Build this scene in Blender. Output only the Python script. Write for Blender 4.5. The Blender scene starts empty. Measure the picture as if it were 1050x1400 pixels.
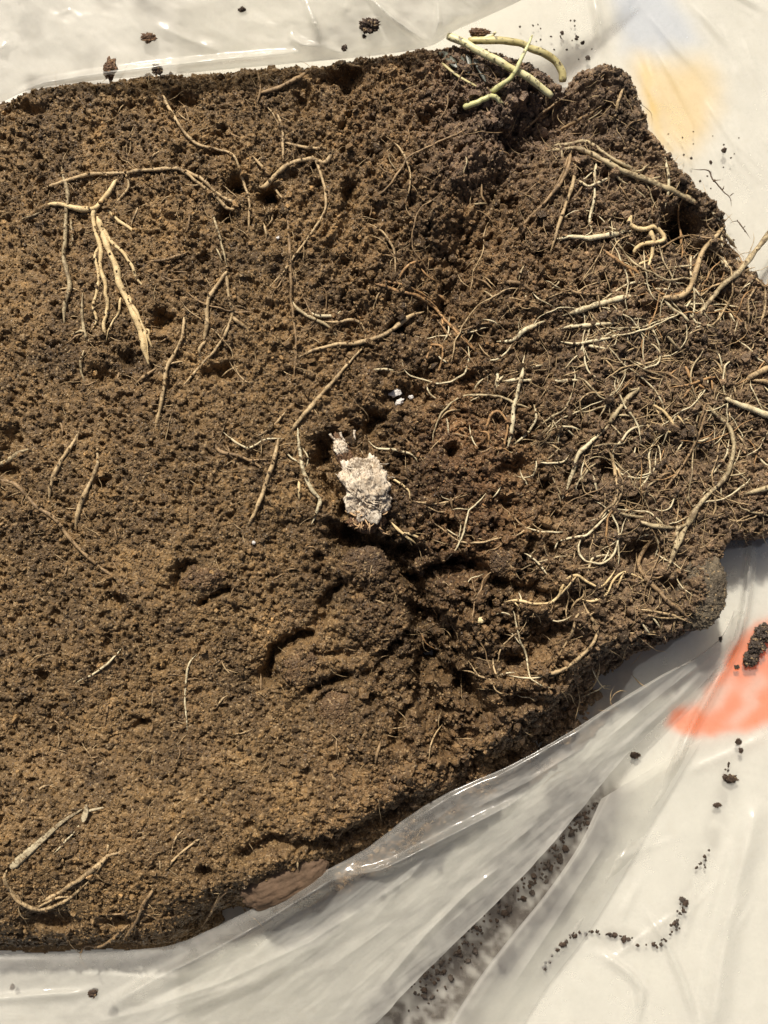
import bpy, math, random
import numpy as np
from mathutils import Vector

# ------------------------------------------------------------------ camera, sky, sun, exposure
S = 0.0003                  # metres per reference pixel (the frame is 1050 x 1400 at the soil's height)
D = 1500.0                  # camera height above the soil plane, in the same unit
SC = bpy.context.scene
COL = SC.collection
random.seed(7)
RNG = np.random.default_rng(7)

cam_d = bpy.data.cameras.new("camera")
cam = bpy.data.objects.new("camera", cam_d)
COL.objects.link(cam)
cam.location = (0, 0, D * S)
cam.rotation_euler = (0, 0, 0)
cam_d.sensor_fit = 'VERTICAL'
cam_d.angle = 2 * math.atan(700.0 / D)
cam_d.clip_start = 0.01
cam_d.clip_end = 50
SC.camera = cam

SUN_ELEV = math.radians(47)
SUN_DIR = Vector((-0.26, 0.97, 0)).normalized() * math.cos(SUN_ELEV) + Vector((0, 0, math.sin(SUN_ELEV)))
world = bpy.data.worlds.new("World")
SC.world = world
world.use_nodes = True
wn = world.node_tree
sky = wn.nodes.new('ShaderNodeTexSky')
sky.sky_type = 'NISHITA'
sky.sun_disc = False
sky.sun_elevation = SUN_ELEV
sky.sun_rotation = math.atan2(SUN_DIR.x, SUN_DIR.y)
sky.dust_density = 7.0
sky.ozone_density = 0.3
sky.air_density = 0.8
bg = wn.nodes['Background']
bg.inputs[1].default_value = 0.06
wn.links.new(sky.outputs[0], bg.inputs[0])
sun_d = bpy.data.lights.new("sun", 'SUN')
sun_d.energy = 4.5
sun_d.angle = math.radians(2.5)
sun_d.color = (1.0, 0.93, 0.82)
sun = bpy.data.objects.new("sun", sun_d)
COL.objects.link(sun)
sun.rotation_euler = SUN_DIR.to_track_quat('Z', 'Y').to_euler()
sun.location = SUN_DIR * 2
SC.view_settings.view_transform = 'Standard'
SC.view_settings.look = 'None'
SC.view_settings.exposure = 0.05
SC.view_settings.gamma = 1.0

# ------------------------------------------------------------------ numeric helpers
_T = RNG.random((16, 256, 256))
def vnoise(x, y, seed=0):
    t = _T[seed % 16]
    xi = np.floor(x).astype(int); yi = np.floor(y).astype(int)
    fx = x - xi; fy = y - yi
    fx = fx * fx * fx * (fx * (fx * 6 - 15) + 10); fy = fy * fy * fy * (fy * (fy * 6 - 15) + 10)
    x0 = xi & 255; x1 = (xi + 1) & 255; y0 = yi & 255; y1 = (yi + 1) & 255
    a = t[y0, x0]; b = t[y0, x1]; c = t[y1, x0]; d = t[y1, x1]
    return (a + (b - a) * fx) * (1 - fy) + (c + (d - c) * fx) * fy
def fbm(x, y, seed=0, octv=4, gain=0.5):
    s = 0.0; a = 1.0; n = 0.0
    for k in range(octv):
        s = s + a * (vnoise(x * 2 ** k + 17.3 * k, y * 2 ** k - 9.1 * k, seed + k) - 0.5); n += a; a *= gain
    return s / n * 2
def worley(x, y, seed=0):
    """F1, F2 and a random value of the nearest cell."""
    tx = _T[seed % 16]; ty = _T[(seed + 5) % 16]; tr = _T[(seed + 9) % 16]
    xi = np.floor(x).astype(int); yi = np.floor(y).astype(int)
    f1 = np.full(x.shape, 9.0); f2 = np.full(x.shape, 9.0); r = np.zeros(x.shape)
    for j in (-1, 0, 1):
        for i in (-1, 0, 1):
            cx = xi + i; cy = yi + j
            px = cx + tx[cy & 255, cx & 255]; py = cy + ty[cy & 255, cx & 255]
            d = (px - x) ** 2 + (py - y) ** 2
            near = d < f1
            f2 = np.where(near, f1, np.minimum(f2, d))
            r = np.where(near, tr[cy & 255, cx & 255], r)
            f1 = np.where(near, d, f1)
    return np.sqrt(f1), np.sqrt(f2), r
def poly_dist(u, v, pts):
    d = np.full(u.shape, 1e9)
    for (x0, y0), (x1, y1) in zip(pts[:-1], pts[1:]):
        dx = x1 - x0; dy = y1 - y0; L = dx * dx + dy * dy + 1e-9
        t = np.clip(((u - x0) * dx + (v - y0) * dy) / L, 0, 1)
        d = np.minimum(d, np.hypot(u - x0 - t * dx, v - y0 - t * dy))
    return d
def inside(u, v, pts):
    c = np.zeros(u.shape, bool)
    for (x0, y0), (x1, y1) in zip(pts, pts[1:] + pts[:1]):
        if y0 == y1: continue
        c ^= ((y0 > v) != (y1 > v)) & (u < (x1 - x0) * (v - y0) / (y1 - y0) + x0)
    return c
def blur(a, r):
    for ax in (0, 1):
        p = np.pad(a, [(r + 1, r) if k == ax else (0, 0) for k in (0, 1)], mode='edge')
        c = np.cumsum(p, axis=ax)
        n = a.shape[ax]
        a = (np.take(c, range(2 * r + 1, 2 * r + 1 + n), ax) - np.take(c, range(0, n), ax)) / (2 * r + 1)
    return a
def smooth(e0, e1, x):
    t = np.clip((x - e0) / (e1 - e0), 0, 1); return t * t * (3 - 2 * t)
def spline(pts, step=4.0):
    p = np.array(pts, float)
    if len(p) == 2: p = np.array([p[0], (p[0] + p[1]) / 2, p[1]])
    q = np.vstack([2 * p[0] - p[1], p, 2 * p[-1] - p[-2]])
    out = []
    for i in range(1, len(q) - 2):
        n = max(2, int(np.hypot(*(q[i + 1] - q[i])[:2]) / step))
        t = np.linspace(0, 1, n, endpoint=False)[:, None]
        a, b, c, d = q[i - 1], q[i], q[i + 1], q[i + 2]
        out.append(0.5 * (2 * b + (c - a) * t + (2 * a - 5 * b + 4 * c - d) * t ** 2 + (3 * b - a - 3 * c + d) * t ** 3))
    out.append(p[-1:])
    return np.vstack(out)
def W3(u, v, h):
    """the point of the place at height h (reference pixels) that stands at (u, v) in the frame"""
    k = (D - h) / D
    return np.stack([(u - 525) * k * S, (700 - v) * k * S, h * S], -1)

# ------------------------------------------------------------------ object helpers
def mesh_obj(name, verts, faces, mat, parent=None, smooth_=True, attrs=None, fattr=None):
    verts = np.asarray(verts, np.float32).reshape(-1, 3)
    me = bpy.data.meshes.new(name)
    faces = np.asarray(faces, np.int32)
    k = faces.shape[1]
    me.vertices.add(len(verts)); me.vertices.foreach_set('co', verts.ravel())
    me.loops.add(faces.size); me.loops.foreach_set('vertex_index', faces.ravel())
    me.polygons.add(len(faces))
    me.polygons.foreach_set('loop_start', np.arange(0, faces.size, k, dtype=np.int32))
    me.polygons.foreach_set('use_smooth', np.full(len(faces), smooth_))
    me.update(calc_edges=True)
    for an, arr in (attrs or {}).items():
        arr = np.asarray(arr, np.float32)
        if arr.ndim == 1:
            me.attributes.new(an, 'FLOAT', 'POINT').data.foreach_set('value', arr)
        else:
            c = np.ones((len(arr), 4), np.float32); c[:, :3] = arr
            me.attributes.new(an, 'FLOAT_COLOR', 'POINT').data.foreach_set('color', c.ravel())
    me.materials.append(mat)
    o = bpy.data.objects.new(name, me)
    COL.objects.link(o)
    if parent: o.parent = parent
    return o
def tag(o, label=None, cat=None, group=None, kind=None):
    if label: o['label'] = label
    if cat: o['category'] = cat
    if group: o['group'] = group
    if kind: o['kind'] = kind
    return o
def grid_faces(nu, nv):
    i = np.arange(nu * nv).reshape(nv, nu)
    return np.stack([i[:-1, :-1], i[1:, :-1], i[1:, 1:], i[:-1, 1:]], -1).reshape(-1, 4)

# ------------------------------------------------------------------ materials
def new_mat(name):
    m = bpy.data.materials.new(name); m.use_nodes = True
    nt = m.node_tree; nt.nodes.clear()
    return m, nt
def N(nt, typ, **kw):
    n = nt.nodes.new(typ)
    for k, v in kw.items():
        if k in n.inputs: n.inputs[k].default_value = v
        else: setattr(n, k, v)
    return n
def ramp(nt, stops, src):
    r = N(nt, 'ShaderNodeValToRGB')
    e = r.color_ramp.elements
    while len(e) < len(stops): e.new(0.5)
    for q, (p, c) in zip(e, stops):
        q.position = p; q.color = (*c, 1) if len(c) == 3 else c
    nt.links.new(src, r.inputs[0])
    return r
def mixc(nt, a, b, fac, mode='MIX'):
    m = N(nt, 'ShaderNodeMix', data_type='RGBA', blend_type=mode)
    for s, x in ((m.inputs[0], fac), (m.inputs[6], a), (m.inputs[7], b)):
        if isinstance(x, (int, float)): s.default_value = x
        elif isinstance(x, tuple): s.default_value = (*x, 1)
        else: nt.links.new(x, s)
    return m.outputs[2]
def math_(nt, op, a, b=0.0):
    m = N(nt, 'ShaderNodeMath', operation=op)
    for s, x in zip(m.inputs, (a, b)):
        if isinstance(x, (int, float)): s.default_value = x
        else: nt.links.new(x, s)
    return m.outputs[0]

def soil_material(name, use_tone=True, base=(0.12, 0.085, 0.052), spec=0.45):
    m, nt = new_mat(name); L = nt.links.new
    co = N(nt, 'ShaderNodeTexCoord').outputs['Object']
    def noise(sc, det=4, rough=0.6):
        n = N(nt, 'ShaderNodeTexNoise', Scale=sc, Detail=det, Roughness=rough); L(co, n.inputs['Vector']); return n.outputs[0]
    if use_tone:
        tone = N(nt, 'ShaderNodeAttribute', attribute_name='tone').outputs['Color']
    else:
        c = N(nt, 'ShaderNodeRGB'); c.outputs[0].default_value = (*base, 1); tone = c.outputs[0]
    v1 = ramp(nt, [(0.25, (0.42, 0.40, 0.38)), (0.5, (0.85, 0.85, 0.85)), (0.75, (1.5, 1.45, 1.35))], noise(330, 6, 0.7)).outputs[0]
    c1 = mixc(nt, tone, v1, 1.0, 'MULTIPLY')
    v2 = ramp(nt, [(0.3, (0.75, 0.72, 0.72)), (0.7, (1.25, 1.22, 1.15))], noise(55, 3)).outputs[0]
    c2 = mixc(nt, c1, v2, 1.0, 'MULTIPLY')
    vo = N(nt, 'ShaderNodeTexVoronoi', Scale=1300.0); L(co, vo.inputs['Vector'])
    sep = N(nt, 'ShaderNodeSeparateColor'); L(vo.outputs['Color'], sep.inputs[0])
    speck = ramp(nt, [(0.86, (0, 0, 0)), (0.96, (1, 1, 1))], sep.outputs[0]).outputs[0]
    c3 = mixc(nt, c2, (0.44, 0.31, 0.16), math_(nt, 'MULTIPLY', speck, 0.6))
    dark = ramp(nt, [(0.0, (1, 1, 1)), (0.16, (0, 0, 0))], sep.outputs[1]).outputs[0]
    c4 = mixc(nt, c3, (0.03, 0.022, 0.016), math_(nt, 'MULTIPLY', dark, 0.5))
    b = N(nt, 'ShaderNodeBsdfPrincipled')
    L(c4, b.inputs['Base Color'])
    rg = ramp(nt, [(0.0, (0.22,) * 3), (0.22, (0.45,) * 3), (0.6, (0.8,) * 3)], sep.outputs[2]).outputs[0]
    L(rg, b.inputs['Roughness'])
    b.inputs['Specular IOR Level'].default_value = spec
    bm = N(nt, 'ShaderNodeBump', Strength=0.8, Distance=0.0006)
    hh = math_(nt, 'ADD', noise(1500, 3, 0.6), math_(nt, 'MULTIPLY', vo.outputs['Distance'], -0.8))
    L(hh, bm.inputs['Height']); L(bm.outputs[0], b.inputs['Normal'])
    o = N(nt, 'ShaderNodeOutputMaterial'); L(b.outputs[0], o.inputs[0])
    return m

def root_material(name, light, dark, dirt=0.35, rough=0.6, sss=0.0):
    m, nt = new_mat(name); L = nt.links.new
    co = N(nt, 'ShaderNodeTexCoord').outputs['Object']
    n1 = N(nt, 'ShaderNodeTexNoise', Scale=240.0, Detail=4.0, Roughness=0.65); L(co, n1.inputs['Vector'])
    c1 = ramp(nt, [(0.3, dark), (0.62, light)], n1.outputs[0]).outputs[0]
    n2 = N(nt, 'ShaderNodeTexNoise', Scale=900.0, Detail=3.0, Roughness=0.7); L(co, n2.inputs['Vector'])
    n3 = N(nt, 'ShaderNodeTexNoise', Scale=130.0, Detail=3.0); L(co, n3.inputs['Vector'])
    dm = math_(nt, 'ADD', n2.outputs[0], math_(nt, 'MULTIPLY', n3.outputs[0], 0.6))
    dmask = ramp(nt, [(0.92 - dirt * 0.22, (0, 0, 0)), (1.08 - dirt * 0.2, (1, 1, 1))], dm).outputs[0]
    c2 = mixc(nt, c1, (0.12, 0.08, 0.045), math_(nt, 'MULTIPLY', dmask, 0.8))
    b = N(nt, 'ShaderNodeBsdfPrincipled', Roughness=rough)
    L(c2, b.inputs['Base Color'])
    b.inputs['Specular IOR Level'].default_value = 0.4
    bm = N(nt, 'ShaderNodeBump', Strength=0.6, Distance=0.0004); L(n2.outputs[0], bm.inputs['Height']); L(bm.outputs[0], b.inputs['Normal'])
    o = N(nt, 'ShaderNodeOutputMaterial'); L(b.outputs[0], o.inputs[0])
    return m

def plastic_material(name, milky=0.5, rough=0.16, tint=(0.86, 0.845, 0.79)):
    m, nt = new_mat(name); L = nt.links.new
    co = N(nt, 'ShaderNodeTexCoord').outputs['Object']
    n1 = N(nt, 'ShaderNodeTexNoise', Scale=22.0, Detail=5.0, Roughness=0.6); L(co, n1.inputs['Vector'])
    n2 = N(nt, 'ShaderNodeTexNoise', Scale=160.0, Detail=5.0, Roughness=0.7); L(co, n2.inputs['Vector'])
    dirt = N(nt, 'ShaderNodeAttribute', attribute_name='dirt').outputs['Fac']
    fac = math_(nt, 'ADD', milky - 0.24, math_(nt, 'MULTIPLY', n1.outputs[0], 0.30))
    fac = math_(nt, 'ADD', fac, math_(nt, 'MULTIPLY', n2.outputs[0], 0.18))
    fac = math_(nt, 'ADD', fac, math_(nt, 'MULTIPLY', dirt, 0.5))
    clear = N(nt, 'ShaderNodeAttribute', attribute_name='clear').outputs['Fac']
    fac = math_(nt, 'SUBTRACT', fac, math_(nt, 'MULTIPLY', clear, 0.24))
    fac.node.use_clamp = True
    col = mixc(nt, tint, (0.135, 0.115, 0.10), dirt)
    smear = ramp(nt, [(0.52, (0, 0, 0)), (0.75, (1, 1, 1))], n2.outputs[0]).outputs[0]
    col = mixc(nt, col, (0.56, 0.52, 0.44), math_(nt, 'MULTIPLY', smear, 0.4))
    n5 = N(nt, 'ShaderNodeTexNoise', Scale=55.0, Detail=6.0, Roughness=0.75); L(co, n5.inputs['Vector'])
    col = mixc(nt, col, (0.50, 0.49, 0.46), math_(nt, 'MULTIPLY', ramp(nt, [(0.48, (0, 0, 0)), (0.68, (1, 1, 1))], n5.outputs[0]).outputs[0], 0.30 if milky > 0.42 else 0.08))
    df = N(nt, 'ShaderNodeBsdfDiffuse'); L(col, df.inputs[0])
    tl = N(nt, 'ShaderNodeBsdfTranslucent'); L(col, tl.inputs[0])
    mb = N(nt, 'ShaderNodeMixShader'); mb.inputs[0].default_value = 0.45; L(df.outputs[0], mb.inputs[1]); L(tl.outputs[0], mb.inputs[2])
    tr = N(nt, 'ShaderNodeBsdfTransparent'); tr.inputs[0].default_value = (0.97, 0.97, 0.95, 1)
    m1 = N(nt, 'ShaderNodeMixShader'); L(fac, m1.inputs[0]); L(tr.outputs[0], m1.inputs[1]); L(mb.outputs[0], m1.inputs[2])
    gl = N(nt, 'ShaderNodeBsdfGlossy', Roughness=rough)
    fr0 = N(nt, 'ShaderNodeLayerWeight', Blend=0.5); fr1 = math_(nt, 'ADD', 0.04, math_(nt, 'MULTIPLY', math_(nt, 'POWER', fr0.outputs['Facing'], 4.0), 0.6))
    bm = N(nt, 'ShaderNodeBump', Strength=0.05 if milky < 0.4 else 0.13, Distance=0.0004)
    n4 = N(nt, 'ShaderNodeTexNoise', Scale=420.0, Detail=3.0); L(co, n4.inputs['Vector'])
    L(math_(nt, 'ADD', math_(nt, 'MULTIPLY', n2.outputs[0], 1.2), math_(nt, 'MULTIPLY', n4.outputs[0], 0.35)), bm.inputs['Height'])
    for q in (gl, df, tl, fr0): L(bm.outputs[0], q.inputs['Normal'])
    m2 = N(nt, 'ShaderNodeMixShader'); L(fr1, m2.inputs[0]); L(m1.outputs[0], m2.inputs[1]); L(gl.outputs[0], m2.inputs[2])
    o = N(nt, 'ShaderNodeOutputMaterial'); L(m2.outputs[0], o.inputs[0])
    return m

def simple_material(name, c0, c1, scale=60.0, rough=0.6, spec=0.4, bump=0.3, attr=None):
    m, nt = new_mat(name); L = nt.links.new
    co = N(nt, 'ShaderNodeTexCoord').outputs['Object']
    n = N(nt, 'ShaderNodeTexNoise', Scale=scale, Detail=5.0, Roughness=0.65); L(co, n.inputs['Vector'])
    c = ramp(nt, [(0.3, c0), (0.7, c1)], n.outputs[0]).outputs[0]
    if attr:
        a = N(nt, 'ShaderNodeAttribute', attribute_name=attr).outputs['Color']
        c = mixc(nt, c, a, 1.0, 'MULTIPLY')
    b = N(nt, 'ShaderNodeBsdfPrincipled', Roughness=rough)
    L(c, b.inputs['Base Color']); b.inputs['Specular IOR Level'].default_value = spec
    bm = N(nt, 'ShaderNodeBump', Strength=bump, Distance=0.0005); L(n.outputs[0], bm.inputs['Height']); L(bm.outputs[0], b.inputs['Normal'])
    o = N(nt, 'ShaderNodeOutputMaterial'); L(b.outputs[0], o.inputs[0])
    return m

M_SOIL = soil_material('soil')
M_CRUMB = soil_material('soil_crumb')
M_LOOSE = soil_material('loose_soil', False, (0.085, 0.055, 0.036))
M_LOOSE_DARK = soil_material('loose_soil_dark', False, (0.085, 0.066, 0.052))
M_REDSOIL = soil_material('red_brown_soil', False, (0.17, 0.095, 0.05))
RM = {
    't': root_material('root_tan', (0.58, 0.43, 0.235), (0.35, 0.24, 0.12), 0.7),
    'p': root_material('root_pale', (0.76, 0.67, 0.44), (0.50, 0.40, 0.23), 0.5),
    'c': root_material('root_cream', (0.76, 0.59, 0.32), (0.56, 0.40, 0.19), 0.25),
    'b': root_material('root_brown', (0.40, 0.27, 0.14), (0.21, 0.135, 0.065), 0.8),
    'o': root_material('root_orange', (0.50, 0.30, 0.13), (0.30, 0.165, 0.07), 0.7),
    'g': root_material('root_grey', (0.54, 0.44, 0.26), (0.33, 0.255, 0.14), 0.75),
    'k': root_material('root_dark', (0.12, 0.08, 0.05), (0.05, 0.035, 0.025), 0.4),
}
M_PL_BACK = plastic_material('plastic_back', 0.33, 0.22)
M_PL_TOP = plastic_material('plastic_top', 0.60, 0.2, (0.70, 0.685, 0.63))
M_PL_LOW = plastic_material('plastic_lower', 0.44, 0.15, (0.82, 0.805, 0.75))
M_PL_FOLD = plastic_material('plastic_fold', 0.40, 0.22)
M_TABLE = simple_material('table_paint', (0.69, 0.675, 0.615), (0.75, 0.735, 0.675), 14, 0.6, 0.3, 0.05)

# ------------------------------------------------------------------ the setting
GROUND = -140.0
gv = [(-1.2, -1.2, GROUND * S), (1.2, -1.2, GROUND * S), (1.2, 1.2, GROUND * S), (-1.2, 1.2, GROUND * S)]
tag(mesh_obj('tabletop', gv, [(0, 1, 2, 3)], M_TABLE), 'plain off white surface under the plastic bag', kind='structure')

# ------------------------------------------------------------------ the soil clod
OUT = [(-240, 150), (0, 132), (60, 112), (130, 104), (200, 92), (260, 92), (330, 84), (400, 80), (480, 68), (560, 58), (610, 52), (650, 48),
       (690, 62), (735, 78), (765, 100), (775, 110), (792, 86), (830, 80), (858, 90), (872, 112), (884, 140), (893, 172), (910, 198), (938, 226),
       (962, 250), (990, 272), (1003, 298), (1012, 326), (1036, 350), (1064, 372), (1120, 400), (1130, 700), (1072, 738), (1034, 738), (1014, 746),
       (1004, 768), (1007, 800), (1001, 832), (988, 858), (950, 882), (918, 902), (892, 914), (874, 950), (860, 985), (812, 1036), (752, 1084), (672, 1132),
       (612, 1172), (532, 1218), (452, 1266), (372, 1306), (305, 1322), (230, 1336), (160, 1336), (80, 1338), (0, 1340), (-240, 1340)]
U0, V0, STEP = -84.0, 30.0, 1.6
NU, NV = 762, 838
gu, gvv = np.meshgrid(U0 + STEP * np.arange(NU), V0 + STEP * np.arange(NV))
warp_u = gu + 13 * fbm(gu / 30, gvv / 30, 1, 4, 0.6); warp_v = gvv + 13 * fbm(gu / 30 + 40, gvv / 30, 2, 4, 0.6)
d_out = poly_dist(gu, gvv, OUT + OUT[:1])
sd = np.where(inside(gu, gvv, OUT), d_out, -d_out)              # positive inside
sd_r = sd + 5 * fbm(gu / 16, gvv / 16, 3, 4)

H = np.zeros_like(gu)
H += 16 * fbm(gu / 260, gvv / 260, 4, 2)
H -= 0.16 * np.clip(gu - 820, 0, 400)
H -= 45 * smooth(820, 1000, gvv) * smooth(640, 940, gu)
H -= 26 * smooth(120, 330, 400 - np.hypot((gu - 500) * 1.0, (gvv - 870) * 1.1))
H += 12 * smooth(300, 0, gu) * smooth(1100, 600, gvv)
def pit(u, v, ru, rv, a, ang=0.0):
    global H
    c, s = math.cos(math.radians(ang)), math.sin(math.radians(ang))
    x = (warp_u - u) * c + (warp_v - v) * s; y = -(warp_u - u) * s + (warp_v - v) * c
    H = H + a * np.exp(-(((x / ru) ** 2 + (y / rv) ** 2) ** 1.5))
def crack(pts, w, a):
    global H
    d = poly_dist(warp_u, warp_v, pts)
    H = H + a * np.exp(-(d / w) ** 2)
# valleys and ridges of the upper right, the hole under the ridge
crack([(600, 430), (640, 330), (690, 250), (740, 180), (770, 150)], 34, -34)
crack([(700, 190), (780, 150), (800, 180)], 26, -26)
pit(840, 118, 45, 34, 22); pit(620, 250, 50, 70, 12)
pit(936, 303, 26, 22, -85, 20); pit(955, 340, 24, 12, -30)
crack([(880, 160), (930, 230), (990, 285)], 14, 16)
# middle crevices
crack([(470, 738), (520, 752), (563, 792), (580, 850), (582, 920), (596, 990), (610, 1030)], 15, -58)
crack([(560, 790), (620, 775), (650, 780)], 9, -42)
crack([(590, 905), (640, 935), (665, 975)], 12, -46); crack([(585, 850), (622, 868), (640, 900)], 11, -40); crack([(650, 780), (690, 792), (735, 810)], 9, -30); crack([(575, 960), (545, 985), (540, 1010)], 9, -26); crack([(735, 850), (742, 890), (700, 915)], 11, -34); crack([(452, 600), (440, 640), (462, 690)], 9, -30)
for p in [(436, 618, 10, 18, -46), (452, 655, 8, 14, -22), (480, 730, 24, 10, -44), (506, 578, 11, 20, -46), (470, 700, 12, 12, -40), (622, 772, 15, 10, -52),
          (560, 757, 22, 9, -34), (548, 448, 11, 9, -36), (366, 272, 17, 13, -44), (322, 256, 14, 14, -40), (308, 300, 11, 13, -36), (482, 270, 11, 20, -30),
          (282, 352, 8, 8, -30), (175, 490, 12, 9, -24), (222, 436, 9, 12, -32), (300, 505, 20, 9, -30), (140, 512, 14, 12, -22), (470, 104, 26, 13, -44),
          (420, 135, 14, 20, -24), (250, 140, 20, 12, -24), (40, 150, 30, 9, -26), (835, 640, 15, 18, -42), (770, 820, 30, 20, -22), (690, 690, 12, 14, -30),
          (615, 615, 9, 8, -40), (700, 640, 20, 14, -26), (880, 760, 26, 22, -46), (920, 800, 18, 12, -34), (765, 865, 20, 26, -28), (640, 940, 18, 26, -44),
          (700, 900, 18, 14, -34), (720, 960, 24, 12, -36), (600, 900, 12, 30, -50), (640, 1010, 14, 18, -34), (545, 880, 8, 10, -24), (690, 800, 16, 10, -36),
          (20, 640, 16, 10, -22), (150, 664, 8, 9, -22), (20, 600, 12, 16, -20), (160, 820, 10, 8, -20), (60, 925, 9, 8, -22), (190, 990, 9, 8, -22),
          (150, 880, 9, 6, -14), (280, 1195, 12, 10, -26), (60, 1265, 40, 16, -26), (150, 1270, 24, 12, -22), (300, 1290, 40, 14, -30), (345, 1130, 10, 8, -14),
          (1000, 420, 18, 22, -28), (1020, 470, 14, 14, -26), (870, 690, 22, 16, -22), (900, 610, 22, 18, -24), (960, 620, 20, 18, -20), (610, 400, 10, 20, -22),
          (640, 520, 20, 14, -26), (560, 540, 26, 14, -26), (870, 340, 20, 12, -24), (650, 470, 14, 20, -20), (740, 480, 24, 12, -14), (805, 560, 22, 16, -18)]:
    pit(*p)
crack([(361, 930), (366, 902), (383, 882), (404, 873), (424, 876)], 7.5, -46)
crack([(424, 948), (440, 936), (468, 929)], 7, -40)
crack([(440, 828), (466, 804)], 6, -32); crack([(278, 818), (312, 806)], 5, -26); crack([(246, 806), (246, 782), (262, 764)], 6, -22)
crack([(500, 925), (530, 900), (545, 880)], 6, -18); crack([(335, 1170), (370, 1150), (420, 1158), (470, 1150), (560, 1110)], 12, -30)
crack([(430, 900), (500, 890), (560, 905)], 5, -14)
for p in [(410, 915, 34, 30, 12), (500, 775, 34, 26, 16), (505, 850, 50, 28, 10), (610, 820, 26, 30, 14), (660, 840, 34, 40, 16), (700, 780, 20, 20, 12),
          (640, 640, 40, 60, 8), (470, 1010, 60, 30, 8), (560, 700, 30, 30, 10), (940, 820, 40, 40, 14), (570, 1000, 20, 16, 8), (690, 930, 26, 26, 12)]:
    pit(*p)

rough = 0.62 + 0.5 * smooth(380, 640, gu + 60 * fbm(gu / 90, gvv / 90, 6, 2)) + 0.25 * smooth(420, 200, gvv) * smooth(500, 250, gu)
rough += 0.35 * smooth(700, 850, gvv) * smooth(560, 640, gu)
rough += 0.35 * smooth(170, 60, np.hypot((gu - 590) / 0.7, gvv - 820))
fine_left = smooth(420, 230, gu + 80 * fbm(gu / 110, gvv / 110, 11, 3) + 0.25 * np.clip(700 - gvv, 0, 400))    # the sandy, pressed face
rough *= 1 - 0.35 * fine_left
for cell, amp, sd_ in ((62, 13, 1), (30, 9, 2), (15.5, 5.2, 3), (8.6, 3.5, 4), (5.2, 2.6, 5)):
    wu = (gu + cell * 0.35 * fbm(gu / cell, gvv / cell, sd_ + 3, 2)) / cell; wv = (gvv + cell * 0.35 * fbm(gu / cell + 33, gvv / cell, sd_ + 4, 2)) / cell
    f1, f2, rr = worley(wu + 3.7 * sd_, wv + 1.9 * sd_, sd_)
    peb = np.sqrt(np.clip(1 - (f1 / 0.85) ** 2, 0, 1)) * (0.4 + 0.9 * rr) - 0.5
    big = 1.0 if cell < 12 else rough
    if cell > 12: big = rough ** 2 * 0.8
    if cell > 25: big = (rough - 0.3) ** 2 * 1.1
    H += amp * big * peb * (1 - (0.5 if cell > 7 else 0.15) * fine_left)
H += 3.2 * rough * fbm(gu / 9, gvv / 9, 9, 3, 0.65)
rid = 1 - np.abs(fbm(gu / 24, gvv / 24, 12, 3))
H -= 9 * rough * smooth(0.94, 1.0, rid) * smooth(0.55, 0.9, rough)
gap = fbm(gu / 34 + 9, gvv / 30, 13, 4, 0.6)
H -= 26 * (rough - 0.35) * smooth(0.30, 0.62, gap)
gap2 = fbm(gu / 15 + 3, gvv / 15 + 5, 6, 3, 0.6)
H -= 9 * rough * smooth(0.36, 0.62, gap2)
gap3 = fbm(gu / 7.5 + 31, gvv / 7.5 + 5, 2, 3, 0.6)
H -= (5.5 + 3.0 * fine_left) * smooth(0.20, 0.48, gap3)
sx = gu * 0.5 - gvv * 0.87; sy = gu * 0.87 + gvv * 0.5
streak = smooth(300, 90, np.hypot((gu - 560) / 1.1, (gvv - 300) / 0.9))
H += 7.5 * streak * fbm(sx / 46, sy / 7.5, 4, 3, 0.6)
H -= 24 * smooth(0.34, 0.6, fbm(gu / 40 + 77, gvv / 34 + 20, 7, 4, 0.6)) * smooth(330, 120, np.hypot((gu - 600) / 0.8, gvv - 780)) 
soft = smooth(-40, -8, 40 - np.hypot((gu - 957) / 1.0, (gvv - 812) / 1.5))       # the smooth grey face at the right edge
H = np.where(soft > 0, H * (1 - 0.0 * soft), H)

# roll off to the outline, wide at the lower left, tight elsewhere
wide = 20 + 60 * smooth(1120, 1260, gvv) * smooth(520, 300, gu) + 26 * smooth(760, 860, gvv) * smooth(560, 700, gu) + 14 * smooth(250, 120, gvv)
e = np.clip(sd_r / wide, 0, 1)
ll = smooth(1120, 1260, gvv) * smooth(520, 300, gu)
H -= (1 - np.sqrt(1 - (1 - e) ** 2)) * (26 + (0.62 + 0.45 * ll) * wide)
H = np.where(sd_r < 0, np.maximum(H + sd_r * 22, GROUND + 8), H)
H -= 84 * smooth(120, 34, sd) * smooth(860, 940, gvv) * smooth(190, 330, gu)
H += (26 * smooth(1000, 1130, gvv) - 62 * smooth(1150, 1340, gvv)) * smooth(400, 120, gu)
keep = sd_r > -16
H = np.maximum(H, GROUND + 6)
H_S = blur(np.maximum(H, -110), 4)
H_W = blur(np.maximum(H, -110), 9)
def sample(A, u, v):
    x = np.clip((np.asarray(u, float) - U0) / STEP, 0, NU - 1.001); y = np.clip((np.asarray(v, float) - V0) / STEP, 0, NV - 1.001)
    i = x.astype(int); j = y.astype(int); fx = x - i; fy = y - j
    return (A[j, i] * (1 - fx) + A[j, i + 1] * fx) * (1 - fy) + (A[j + 1, i] * (1 - fx) + A[j + 1, i + 1] * fx) * fy
def soil_h(u, v, A=None):
    """soil height under the frame point (u, v)"""
    A = H_S if A is None else A
    h = sample(A, u, v)
    for _ in range(2):
        k = (D - h) / D
        h = sample(A, 525 + (u - 525) * k, 700 + (v - 700) * k)
    return h

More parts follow.
